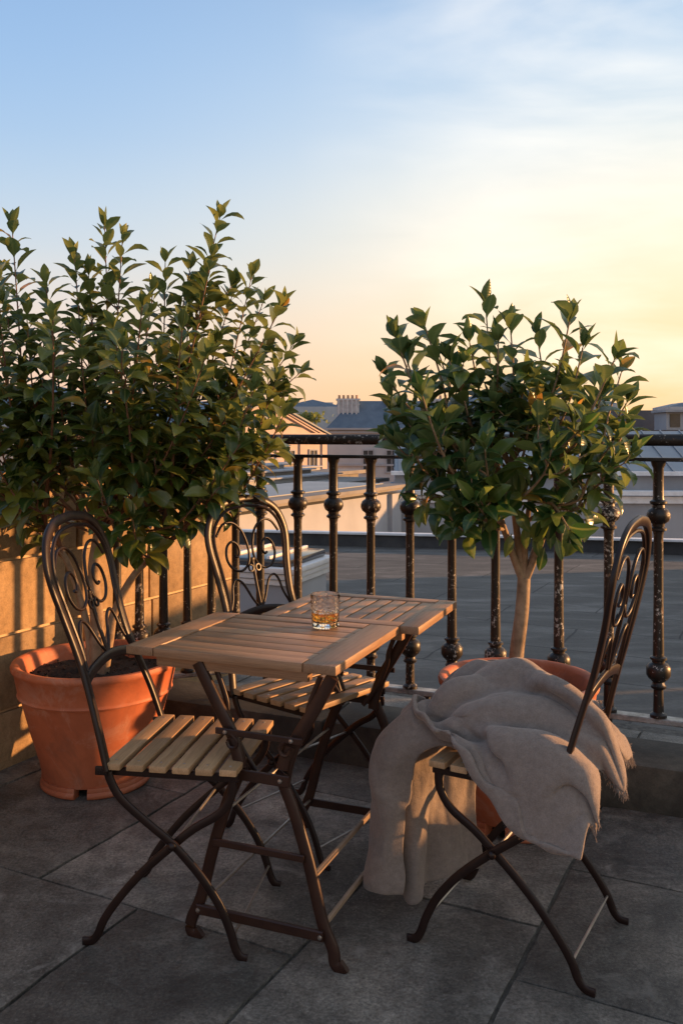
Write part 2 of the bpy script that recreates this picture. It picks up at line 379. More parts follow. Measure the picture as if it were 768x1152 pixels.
colm(.30, 1.15, [-1.5, -.2, .6, 1.5, 2.4, 3.1, 4.1]); colm(1.15, 2.5, [-1.5, 0, 1, 1.9, 2.9, 4.1])
b = MB()
for (s0, s1, t0, t1) in slabs:
    g = 0.0042; nx = max(2, int((s1-s0)/.055)); ny = max(2, int((t1-t0)/.055))
    dz = rnd.uniform(-.0015, .0015); tx = rnd.uniform(-.002, .002); vs = []; fs = []
    def wob(x, y, k): return noise.noise(Vector((x*3.1, y*3.1, k)))*0.008+noise.noise(Vector((x*17, y*17, k)))*0.0045+noise.noise(Vector((x*45, y*45, k)))*0.003
    for i in range(nx+1):
        for j in range(ny+1):
            fi, fj = i/nx, j/ny
            e = min(fi, 1-fi, 1) ; x = s0+g+(s1-s0-2*g)*fi; y = t0+g+(t1-t0-2*g)*fj
            if i in (0, nx): x += wob(s0 if i == 0 else s1, y, 3.3)*.9+(g*.4 if i == 0 else -g*.4)
            if j in (0, ny): y += wob(x, t0 if j == 0 else t1, 8.1)*.9
            z = dz+tx*(fi-.5)+noise.noise(Vector((x*2.3, y*2.3, s0*7)))*.0022+noise.noise(Vector((x*9, y*9, 1)))*.0012
            if i in (0, nx) or j in (0, ny): z -= 0.004
            vs.append(ST(x, y, z))
    for i in range(nx):
        for j in range(ny):
            a = i*(ny+1)+j; fs.append((a, a+ny+1, a+ny+2, a+1))
    # skirts
    ring = [i*(ny+1) for i in range(nx+1)]+[nx*(ny+1)+j for j in range(1, ny+1)]+[i*(ny+1)+ny for i in range(nx-1, -1, -1)]+[j for j in range(ny-1, 0, -1)]
    o = len(vs)
    for q in ring: vs.append(vs[q]-Vector((0, 0, .02)))
    n = len(ring)
    for q in range(n): fs.append((ring[q], o+q, o+(q+1) % n, ring[(q+1) % n]))
    b.add(vs, fs)
tag(b.build('paving_slabs', M['floor'], None, 50), kind='structure')

# ------------------------------------------------------------------ curb the railing stands on
RA = Vector((-0.47, 3.95, 0)); RB = Vector((1.157, 3.25, 0)); RD = (RB-RA).normalized(); RN = Vector((RD.y, -RD.x, 0))  # RN points to camera side
if RN.y > 0: RN = -RN
RC = Vector((-0.955, 3.76, 0)); RD2 = (RA-RC).normalized()
b = MB(); rz = math.atan2(RD.y, RD.x)
x = -1.05; k = 0
for Ln in (0.62, 0.95, 0.88, 1.0, 0.9):
    Lx = Ln-0.008; c = RA+RD*(x+Ln/2)+RN*0.06
    b.box((c.x, c.y, 0.03+rnd.uniform(-.002, .002)), (Lx, 0.30, 0.26), rz, 0.012); x += Ln
tag(b.build('stone_curb', M['curb'], None, 40), 'low worn stone curb carrying the iron railing across the terrace edge', 'curb')

# ------------------------------------------------------------------ iron railing
rail = empty('iron_railing', (0, 0, 0), label='black iron railing with chipped paint and ball baluster bars along terrace edge', cat='railing')
E = RA+RD*3.2
def roundbar(pts, a, bb):
    m = MB(); m.bar(pts, a, bb, (0, 0, 1), min(a, bb)*.32); return m
W0 = RC-RD2*0.37
top = [W0, RC, RA, RB, E]
def off(L, z): return [p+Vector((0, 0, z)) for p in L]
m = roundbar(off([W0, RA], 1.2845), .058, .042); m.bar(off([RA-RD*.02, E], 1.2835), .058, .043, ch=.013)
m.build('handrail', M['iron'], rail, 60)
m = roundbar(off([W0, RA], 1.2125), .044, .013); m.bar(off([RA-RD*.01, E], 1.212), .044, .014, ch=.003)
m.build('upper_rail', M['iron'], rail)
m = roundbar(off([W0, RA], 0.2615), .052, .020); m.bar(off([RA-RD*.01, E], 0.2605), .052, .021, ch=.003)
M['railtop'] = m_simple('worn_grey_rail', (0.05, 0.045, 0.04), (0.50, 0.50, 0.48), 16, 0.4, 0.3, 0.002, 60, world=True)
m.build('lower_rail', M['railtop'], rail)
prof = [(0.030, .272), (0.030, .282), (0.019, .290), (0.0172, .372), (.026, .378), (.028, .386), (.022, .392), (.021, .400), (.036, .414), (.043, .426), (.043, .440), (.043, .453), (.034, .466), (.023, .472), (.023, .478), (.030, .483), (.030, .490), (.020, .495),
        (.0172, .72), (.0172, .935), (.020, .950), (.030, .955), (.030, .962), (.022, .968), (.023, .978), (.036, .988), (.042, 1.002), (.042, 1.014), (.036, 1.028), (.023, 1.037), (.022, 1.047), (.031, 1.053), (.031, 1.060), (.021, 1.066), (.0195, 1.074), (.0185, 1.18), (.024, 1.192), (.027, 1.2055)]
bal = MB(); bal.lathe(prof, seg=16)
b0 = None
def baluster(p, rot):
    global b0
    if b0 is None:
        b0 = bal.build('baluster', M['iron'], rail, 40, merge=False); o = b0
    else:
        o = b0.copy(); COL.objects.link(o); o.parent = rail
    o.location = p; o.rotation_euler = (0, 0, rot)
def on_line(A, D, u):
    k = (u-384)/F   # (A.x+sD.x) = k (A.y+sD.y)
    s = (k*A.y-A.x)/(D.x-k*D.y); return A+D*s
for i, u in enumerate([293, 335, 375, 417, 461, 508, 557, 628, 684, 740, 802, 872]): baluster(on_line(RA, RD, u), i*1.3)
baluster(RA.copy(), .4)
for i, u in enumerate([132, 157, 184, 211, 238]): baluster(on_line(RC, RD2, u), i*.9)
# short stays from the lower rail down into the curb
for i, u in enumerate([300, 480, 684, 900]):
    p = on_line(RA, RD, u); m = MB(); m.box((p.x, p.y, .204), (.026, .026, .094), rz, .003); m.build('stay', M['iron'], rail)

# ------------------------------------------------------------------ stone side wall
WP = Vector((-1.32, 3.44, 0))
wallo = empty('stone_wall', (WP.x, WP.y, 0), math.atan2(E1.y, E1.x), label='sunlit sandstone block wall behind the larger potted shrub', cat='wall')
mm = MB(); L0, L1 = -3.6, 1.63; T = 0.28
mm.box(((L0+L1)/2, T/2+.008, .55), (L1-L0-.01, T-.016, 1.10)); mm.build('mortar_core', M['mortar'], wallo, 0)
b = MB(); zs = [-.06, .225, .52, .815, 1.10]
for r in range(4):
    x = L0+(.0 if r % 2 else -.18)
    while x < L1-.01:
        Ln = rnd.uniform(.42, .60); x1 = min(x+Ln, L1)
        if L1-x1 < .14: x1 = L1
        b.box(((max(x, L0)+x1)/2, T/2, (zs[r]+zs[r+1])/2), (x1-max(x, L0)-.012, T+rnd.uniform(-.003, .003), zs[r+1]-zs[r]-.012), 0, .006)
        x = x1
b.build('stone_blocks', M['wall'], wallo, 40)
b = MB(); x = L0
for Ln in (.9, 1.0, .8, .95, .85, .73): b.box((x+Ln/2, T/2, 1.135), (Ln-.006, T+.05, .07), 0, .008); x += Ln
b.build('coping', M['wall'], wallo, 40)
for o in wallo.children: pass

# ------------------------------------------------------------------ the roof beyond, its kerb
def m_roof():
    m, t, b = newmat('roofing_felt'); v = geopos(t)
    mp = N(t, 'ShaderNodeMapping'); mp.inputs['Rotation'].default_value = (0, 0, R(27)); t.links.new(v, mp.inputs[0])
    br = N(t, 'ShaderNodeTexBrick'); br.inputs['Scale'].default_value = 1.0; br.inputs['Mortar Size'].default_value = .009; br.inputs['Mortar Smooth'].default_value = .4
    br.inputs['Brick Width'].default_value = 1.3; br.inputs['Row Height'].default_value = 0.62
    br.inputs['Color1'].default_value = (.078, .072, .064, 1); br.inputs['Color2'].default_value = (.095, .088, .079, 1); br.inputs['Mortar'].default_value = (.032, .030, .028, 1)
    nd = noise_n(t, 3, 4, .6, v); ad = N(t, 'ShaderNodeVectorMath', operation='MULTIPLY_ADD'); ad.inputs[1].default_value = (.05, .05, 0)
    t.links.new(nd.outputs['Color'], ad.inputs[0]); t.links.new(mp.outputs[0], ad.inputs[2]); t.links.new(ad.outputs[0], br.inputs['Vector'])
    mp2 = N(t, 'ShaderNodeMapping'); mp2.inputs['Scale'].default_value = (1, 3.0, 1); t.links.new(v, mp2.inputs[0])
    n = noise_n(t, 1.3, 8, .65, mp2.outputs[0], .5); n2 = noise_n(t, 40, 5, .7, v)
    c = mixc(t, .7, br.outputs[0], ramp(t, n.outputs[0], [(.3, .45), (.5, .95), (.70, 2.3)]).outputs[0], 'MULTIPLY')
    c = mixc(t, .4, c, ramp(t, n2.outputs[0], [(.3, .6), (.7, 1.3)]).outputs[0], 'MULTIPLY')
    t.links.new(c, b.inputs['Base Color']); b.inputs['Roughness'].default_value = .8
    p = bump(t, b, br.outputs['Fac'], -.4, .004); bump(t, b, n2.outputs[0], .5, .004, p)
    return m
M['roof'] = m_roof()
K0 = Vector((-6.0, 11.94, 0)); K1 = Vector((9.0, 8.82, 0)); KD = (K1-K0).normalized()
b = MB(); b.add([(-6.0, 11.94, -.03), (-6.0, 2.5, -.03), (9.0, 2.0, -.03), (9.0, 8.82, -.03)], [(0, 1, 2, 3)])
tag(b.build('neighbouring_roof', M['roof'], None, 0), kind='structure')
M['darkstone'] = m_simple('dark_kerb', (.03, .03, .032), (.06, .058, .058), 6, .85, .3, .004, 40, world=True)
M['whitepaint'] = m_simple('white_coping', (.55, .55, .56), (.74, .74, .75), 5, .55, .1, .002, 40, world=True)
kr = empty('roof_kerb', (0, 0, 0), label='dark roof-edge kerb with thin white capping beyond the railing', cat='kerb')
b = MB(); c = (K0+K1)/2; b.box((c.x, c.y+.1, .03), ((K1-K0).length, .18, .16), math.atan2(KD.y, KD.x)); b.build('kerb_face', M['darkstone'], kr, 0)
b = MB(); b.box((c.x, c.y+.03, .128), ((K1-K0).length, .13, .028), math.atan2(KD.y, KD.x), .008); b.build('capping', M['whitepaint'], kr)

# city ground far below
b = MB(); b.add([(-1500, -200, -14), (1500, -200, -14), (1500, 2500, -14), (-1500, 2500, -14)], [(0, 1, 2, 3)])
M['city'] = m_simple('city_ground', (.05, .05, .05), (.10, .095, .09), .02, .9, 0, .1, 1, world=True)
tag(b.build('ground', M['city'], None, 0), kind='structure')

# ------------------------------------------------------------------ unseen walls added on the right to block sun from floor and side wall
def offwall(x, y0, y1, h, lab):
    t_ = empty('shade_wall', (x, (y0+y1)/2, 0), label=lab, cat='wall')
    b = MB(); yy = y0-(y0+y1)/2; top = h-.07
    n = max(2, int((y1-y0)/.55)); st = (y1-y0)/n
    for r in range(max(1, int(top/.26))):
        hh = top/max(1, int(top/.26))
        for q in range(n): b.box((0, yy+st*(q+.5), hh*(r+.5)), (.26, st-.006, hh-.005), 0, .004)
    b.build('stone_blocks', M['wall'], t_, 40)
    b = MB(); b.box((0, 0, h-.035), (.32, y1-y0, .07), 0, .008); b.build('coping', M['wall'], t_, 40)
offwall(4.0, -1.5, 5.05, .66, 'unseen low sandstone wall added on the right to shade the floor')
offwall(4.3, 5.2, 9.0, 1.06, 'unseen taller sandstone wall added on the right to shade the side wall')

# ------------------------------------------------------------------ skylight box just beyond the railing
M['palewall'] = m_simple('pale_render', (.25, .26, .285), (.34, .35, .375), .8, .8, .15, .01, 12, world=True)
M['bluewall'] = m_simple('grey_render', (.26, .28, .32), (.36, .38, .42), .8, .8, .15, .01, 12, world=True)
M['beige'] = m_simple('beige_stone', (.15, .14, .13), (.24, .22, .20), 1.2, .85, .15, .01, 10, world=True)
M['salmon'] = m_simple('cream_limestone', (.44, .33, .28), (.54, .42, .36), .5, .85, .1, .01, 8, world=True)
M['stonegrey'] = m_simple('grey_limestone', (.33, .34, .36), (.42, .43, .45), .4, .85, .1, .01, 8, world=True)
M['slate'] = m_simple('blue_slate', (.065, .095, .14), (.10, .14, .19), 1.5, .55, .2, .02, 10, world=True)
M['brownroof'] = m_simple('brown_tiles', (.050, .038, .038), (.085, .062, .056), 1.2, .85, .3, .03, 8, world=True)
M['zinc'] = m_simple('zinc_sheet', (.16, .185, .215), (.22, .245, .275), 1.0, .45, .1, .01, 10, world=True)
M['glass_dark'] = m_simple('window_dark', (.02, .025, .03), (.05, .055, .065), 2, .12, 0, .01, 5, world=True)
M['brick'] = m_simple('chimney_brick', (.36, .37, .39), (.50, .51, .53), 3, .85, .2, .01, 12, world=True)
M['tclay'] = m_simple('chimney_clay', (.38, .2, .12), (.5, .28, .17), 3, .8, .2, .01, 12, world=True)

t_ = empty('roof_skylight', (-.62, 6.1, 0), R(-21), label='low white framed skylight box on the dark roof behind the back chair', cat='skylight')
b = MB(); b.box((0, 0, .20), (.86, .62, .46)); b.build('box', M['palewall'], t_)
b = MB()
for z, e in ((.36, .04), (.40, .075), (.44, .11)): b.box((0, 0, z), (.86+e, .62+e, .035), 0, .006)
b.build('cornice', M['whitepaint'], t_)
b = MB(); b.box((0, 0, .482), (.86, .62, .05), 0, .02); b.build('glazing', M['glass_dark'], t_)
b = MB()
for q in (-.28, 0, .28): b.box((q, 0, .515), (.025, .62, .02), 0, .004)
b.build('glazing_bar', M['whitepaint'], t_)

def windows(parent, face, xs, zs, ww, hh, frame='palewall', dep=.12):
    """face(x, z, d) -> matrix placing a window box at along-x, height z, pushed out d; recess dark pane + surround"""
    for x in xs:
        for z in zs:
            b = MB(); fw = ww*.14
            for (cx, cz, sx, sz) in ((0, hh/2+fw/2, ww+2*fw, fw), (0, -hh/2-fw/2, ww+2.6*fw, fw), (-ww/2-fw/2, 0, fw, hh), (ww/2+fw/2, 0, fw, hh), (0, 0, fw*.45, hh), (0, hh*.12, ww, fw*.4)):
                b.box(None, (sx, dep, sz), M=face(x+cx, z+cz, dep*.4))
            wo = b.build('window', M[frame], parent, 0)
            b = MB(); b.box(None, (ww, .03, hh), M=face(x, z, .03)); b.build('pane', M['glass_dark'], wo, 0)

def gable_building(name, origin, rz, W, D, zb, ze, za, label, wm, rm, wx, wz, ww, hh, ped=True, n_pil=5):
    t_ = empty(name, (origin[0], origin[1], 0), rz, label=label, cat='building')
    b = MB(); b.box((0, D/2, (zb+ze)/2), (W, D, ze-zb)); 
    b.add([(-W/2, 0.01, ze), (W/2, 0.01, ze), (0, 0.01, za)], [(0, 1, 2)]); b.build('wall', wm, t_, 0)
    b = MB(); h = .28*(za-ze)*.35
    o = W*.035
    b.add([(-W/2-o, -o, ze), (0, -o, za+.1), (0, D, za+.1), (-W/2-o, D, ze), (-W/2-o, -o, ze-.12), (0, -o, za-.06), (0, D, za-.06), (-W/2-o, D, ze-.12),
           (W/2+o, -o, ze), (W/2+o, D, ze), (W/2+o, -o, ze-.12), (W/2+o, D, ze-.12)],
          [(0, 1, 2, 3), (0, 4, 5, 1), (4, 7, 6, 5), (1, 8, 9, 2), (1, 5, 10, 8), (5, 6, 11, 10), (0, 3, 7, 4), (8, 10, 11, 9)]); b.build('roof', rm, t_, 0)
    b = MB()
    # raking and level cornices
    L = math.hypot(W/2, za-ze); a = math.atan2(za-ze, W/2)
    for sgn in (-1, 1):
        for k, (dp, th, dn) in enumerate(((.30, .16, .10), (.20, .12, .30))):
            Mx = Matrix.Translation(Vector((sgn*W/4, -dp/2, (ze+za)/2-dn))) @ Matrix.Rotation(sgn*a, 4, 'Y')
            b.box(None, (L*(1-.06*k), dp, th), M=Mx)
    b.box((0, -.16, ze-.02), (W+.5, .36, .18)); b.box((0, -.10, ze-.30), (W+.2, .22, .16)); b.box((0, -.06, ze-.62), (W+.1, .12, .10))
    b.build('cornice', M['salmon'] if wm == M['salmon'] else M['palewall'], t_, 0)
    b = MB()
    for q in range(n_pil+1): b.box((-W/2+W*q/n_pil, -.05, (zb+ze-.6)/2), (W*.045, .16, ze-.7-zb))
    b.build('pilaster', wm, t_, 0)
    windows(t_, lambda x, z, d: Matrix.Translation(Vector((x, -d, z))), wx, wz, ww, hh, 'palewall')
    return t_

# cream pedimented building, sunlit, gable towards the right
g = gable_building('pediment_building', (-5.6, 66), R(50), 13.0, 14, -13, 1.42, 3.92, 'sunlit cream building with a triangular pediment, beyond the railing left of centre',
    M['salmon'], M['slate'], [-5.2, -2.6, 0, 2.6, 5.2], [-.55, -3.6], .8, 1.35)
b = MB(); b.box((0, -.05, 2.35), (.9, .2, .9)); b.build('attic_window', M['palewall'], g, 0)
b = MB(); b.tube([(1.5, 1, 3.2), (1.5, 1, 5.0)], .03, 5); b.tube([(1.1, 1, 4.7), (1.9, 1, 4.7)], .02, 5); b.build('aerial', M['darkstone'], g)

# grey limestone building with slate roof and chimneys
def hip_building(name, x0, x1, Y, D, zb, ze, zr, wm, rm, wx, wz, ww, hh, label, dormers=(), stacks=(), inset=2.2):
    t_ = empty(name, ((x0+x1)/2, Y, 0), 0, label=label, cat='building'); W = x1-x0
    b = MB(); b.box((0, D/2, (zb+ze)/2), (W, D, ze-zb)); b.build('wall', wm, t_, 0)
    b = MB(); a = inset
    b.add([(-W/2-.2, -.2, ze), (W/2+.2, -.2, ze), (W/2+.2, D+.2, ze), (-W/2-.2, D+.2, ze), (-W/2+a, a, zr), (W/2-a, a, zr), (W/2-a, D-a, zr), (-W/2+a, D-a, zr)],
          [(0, 1, 5, 4), (1, 2, 6, 5), (2, 3, 7, 6), (3, 0, 4, 7), (4, 5, 6, 7)]); rf = b.build('roof', rm, t_, 0)
    b = MB(); b.box((0, -.12, ze-.05), (W+.7, .5, .16)); b.box((0, -.06, ze-.35), (W+.3, .26, .16)); b.box((0, -.05, ze-3.3), (W+.1, .22, .18)); b.build('cornice', M['palewall'], t_, 0)
    windows(t_, lambda x, z, d: Matrix.Translation(Vector((x, -d, z))), wx, wz, ww, hh)
    for (sx, sy, sw, sh, npot) in stacks:
        b = MB(); b.box((sx, sy, (ze+sh)/2), (sw, .9, sh-ze)); b.box((sx, sy, sh), (sw+.2, 1.1, .16)); b.box((sx, sy, sh-.45), (sw+.12, 1.0, .10)); [b.box((sx-sw/2+.15+q_*.4, sy-.5, (ze+sh)/2), (.14, .16, sh-ze-.1)) for q_ in range(int(sw/.4))]; c_ = b.build('chimney', M['brick'], t_, 0)
        for q in range(npot):
            b = MB(); b.lathe([(.11, 0), (.13, .05), (.10, .3), (.13, .36)], (sx-sw/2+.2+(sw-.4)*q/max(1, npot-1), sy, sh+.05), 8)
            b.build('chimney_pot', M['tclay'], c_, 0)
    for (dx, dz, dw, dh) in dormers:
        b = MB(); b.box((dx, .9, dz), (dw, 1.8, dh)); b.box((dx, .8, dz+dh/2), (dw+.3, 2.2, .12)); d_ = b.build('dormer', M['palewall'], t_, 0)
        b = MB(); b.box((dx, -.02, dz), (dw*.6, .04, dh*.7)); b.build('pane', M['glass_dark'], d_, 0)
    return t_
hip_building('limestone_building', -1.2, 15.0, 80, 14, -13, 1.95, 4.5, M['stonegrey'], M['slate'], [-4.5, -2.4, -.3, 1.8, 3.9, 6.0], [-1.0, -4.2], .85, 1.9,
    'grey building with blue slate roof and tall pale chimney stacks beyond the railing', stacks=((-6.3, 1.6, 2.0, 4.6, 5), (-1.8, 1.6, 1.8, 4.6, 4), (2.2, 2, 1.4, 4.6, 3)))
hip_building('brown_roof_building', 8.6, 46, 47, 14, -13, -.2, 2.75, M['bluewall'], M['brownroof'], [-14, -10, -6, -2, 2], [-2.0, -5], .9, 1.7,
    'long building with a dark brown tiled roof and a dormer, at the far right', dormers=((-9.7, 2.1, .9, 1.0), (-3, 2.1, .9, 1.0)), stacks=((-4, 5, 3, 3.5, 5),), inset=4.0)
# nearer: long grey zinc mansard with a pale panelled lower wall (right, across the gap)
z_ = empty('zinc_roof_building', (7.2, 21.5, 0), R(-3), label='low building with grey zinc roof above a pale panelled wall, beyond the kerb', cat='building')
b = MB(); b.box((1.5, 2, -4.1), (15.0, 6, 8.0)); b.build('wall', M['palewall'], z_, 0)
b = MB(); 
for q in range(-6, 9): b.box((q*1.0+.1, -1.02, -1.5), (.07, .05, 2.8))
b.box((1.5, -1.03, -.18), (15.2, .16, .16)); b.box((1.5, -1.10, -.02), (15.4, .3, .10)); b.build('panel_trim', M['whitepaint'], z_, 0)
b = MB(); b.box((1.5, 2.5, .17), (14.8, 5.6, .36)); b.build('upper_wall', M['bluewall'], z_, 0)
b = MB(); b.box((1.5, -.42, .40), (15.0, .3, .09)); b.build('ledge', M['whitepaint'], z_, 0)
b = MB(); b.add([(-5.9, -.4, .42), (8.9, -.4, .42), (8.9, 2.4, 1.42), (-5.9, 2.4, 1.42), (-5.9, 5, 1.42), (8.9, 5, 1.42), (-5.9, 5, .3), (8.9, 5, .3)], [(0, 1, 2, 3), (3, 2, 5, 4), (4, 5, 7, 6)])
for q in range(30): 
    x = -5.8+q*.5; b.box(None, (.03, 2.97, .04), M=Matrix.Translation(Vector((x, 1.0, .935))) @ Matrix.Rotation(math.atan2(1.0, 2.8), 4, 'X'))
b.build('roof', M['zinc'], z_, 0)
windows(z_, lambda x, z, d: Matrix.Translation(Vector((x, -1.0-d, z))), [2.7, 5.7], [-1.25], .5, .9)

# two long cornice blocks running away to the right, left of centre
def corniced(name, end, Ln, ztop, label, steps, thick=2.2, tier=False, mats=('palewall', 'beige')):
    t_ = empty(name, (end[0], end[1], 0), math.atan2(E1.y, E1.x), label=label, cat='building')
    # local x runs along the wall, wall face at y<=0 side (towards the right)
    b = MB(); b.box((-Ln/2, thick/2, (ztop-10)/2-.1), (Ln, thick, ztop+10-.2)); b.build('wall', M[mats[0]], t_, 0)
    b = MB(); z = ztop
    for (ov, th) in steps:
        b.box((-Ln/2+ov/2, thick/2-ov/2, z-th/2), (Ln+ov, thick+ov, th-.004)); z -= th
    b.build('cornice', M[mats[1]], t_, 0)
    if tier:
        for k_ in range(4):
            y0_ = .45+.55*k_; z0_ = ztop+.13*(k_+1)
            b = MB(); b.box((-Ln/2-.5*k_, y0_+1.5, z0_-.10), (Ln, 3.0, .16)); b.build('step', M[mats[k_ % 2]], t_, 0)
            b = MB(); b.box((-Ln/2-.5*k_+.05, y0_+1.44, z0_-.005), (Ln+.1, 3.1, .035)); b.build('ledge', M['palewall'], t_, 0)
    if tier:
        b = MB(); n = int(Ln/.22)
        for q in range(n): b.box((-.1-q*.22, -.06, z-.035), (.10, .10, .06))
        b.build('dentils', M[mats[1]], t_, 0)
    else:
        b = MB(); b.box((-Ln/2-.05, thick/2+.12, ztop+.012), (Ln-.3, thick-.25, .02)); b.build('roof', M['zinc'], t_, 0)
        b = MB(); b.box((-.22, -.03, (ztop-6)/2), (.5, .14, ztop+5.6)); b.build('pier', M[mats[0]], t_, 0)
    return t_
corniced('cornice_wing', (.30, 24.0), 16, .15, 'pale wing with heavy moulded cornice below the pedimented building', ((.75, .10), (.55, .10), (.4, .14)), 4.0, True)
corniced('cornice_wing', (-.35, 31.0), 16, .10, 'second moulded cornice rising behind the pale wing', ((.9, .12), (.7, .14), (.45, .16)), 4.0, True)
corniced('low_white_wing', (1.25, 20.2), 9, .20, 'low white painted wing ending in a square pier just beyond the roof kerb', ((.22, .07), (.12, .06)), 2.2, False, ('palewall', 'beige'))
# lower flat roof filling the gap
b = MB(); b.box((3, 15.4, -2.6), (26, 7.5, 2.4), R(-12)); 
o = tag(b.build('flat_roof_block', M['bluewall'], None, 0), 'flat pale grey-blue roof lying just past the white kerb capping', 'building')

# far-off skyline blocks
rs = random.Random(11)
def block(x, y, w_, d_, zt, m_, lab):
    t_ = empty('distant_building', (x, y, 0), label=lab, cat='building', group='distant skyline buildings')
    b = MB(); b.box((0, 0, (zt-14)/2), (w_, d_, zt+14)); b.box((w_*.2, 0, zt+.5), (w_*.25, d_*.4, 1.4)); b.build('wall', m_, t_, 0)
    b = MB(); b.add([(-w_/2, -d_/2, zt), (w_/2, -d_/2, zt), (w_/2, d_/2, zt), (-w_/2, d_/2, zt), (0, -d_/2+w_*.2, zt+w_*.12), (0, d_/2-w_*.2, zt+w_*.12)], [(0, 1, 4), (1, 2, 5, 4), (2, 3, 5), (3, 0, 4, 5)]); b.build('roof', M['slate'], t_, 0)
labs = ['distant grey block on the skyline behind the left shrub', 'distant pale block on the skyline at the far left edge', 'distant block on the skyline between the pediment and the chimneys',
        'distant block on the skyline behind the small tree', 'distant pale block on the skyline right of the small tree', 'distant block on the skyline at the right edge']
for (u, Y, w_, zt, l) in ((60, 190, 26, 9, 0), (8, 120, 16, 4.6, 1), (352, 230, 16, 8.6, 2), (560, 210, 30, 8.5, 3), (668, 200, 8, 8.2, 4), (762, 230, 9, 8.6, 5)):
    block((u-384)/F*Y, Y, w_, 12, zt, M['stonegrey'], labs[l])
t_ = empty('side_building', (-6.9, 19, 0), R(20), label='white building glimpsed through the left edge of the larger shrub', cat='building')
b = MB(); b.box((0, 0, -5.9), (4, 6, 14)); b.build('wall', M['palewall'], t_, 0)
b = MB(); b.box((0, 0, 1.18), (4.3, 6.3, .14)); b.build('cornice', M['whitepaint'], t_, 0)
windows(t_, lambda x, z, d: Matrix.Translation(Vector((x, -3-d, z))), [-1.1, 0, 1.1], [.3, -2], .45, .8)
# far trees, a dark smudge behind the pediment
m = MB()
for q in range(260):
    a = rs.gauss(0, 1); c = Vector((-5.4+rs.gauss(0, 1.2), 150+rs.gauss(0, 1), 4.3+rs.gauss(0, .5)))
    r_ = .35; n1 = Vector((rs.gauss(0, 1), rs.gauss(0, 1), rs.gauss(0, 1))).normalized(); n2_ = n1.orthogonal().normalized(); n3_ = n1.cross(n2_)
    m.add([c+n2_*r_, c+n3_*r_, c-n2_*r_, c-n3_*r_], [(0, 1, 2, 3)])
t_ = empty('distant_tree', (0, 0, 0), label='small dark treetop on the skyline behind the pediment', cat='tree')
m.build('crown', M['leaf'], t_, 0); m = MB(); m.tube([(-6, 150, -14), (-6, 150, 5)], .4, 6); m.build('trunk', M['bark'], t_)

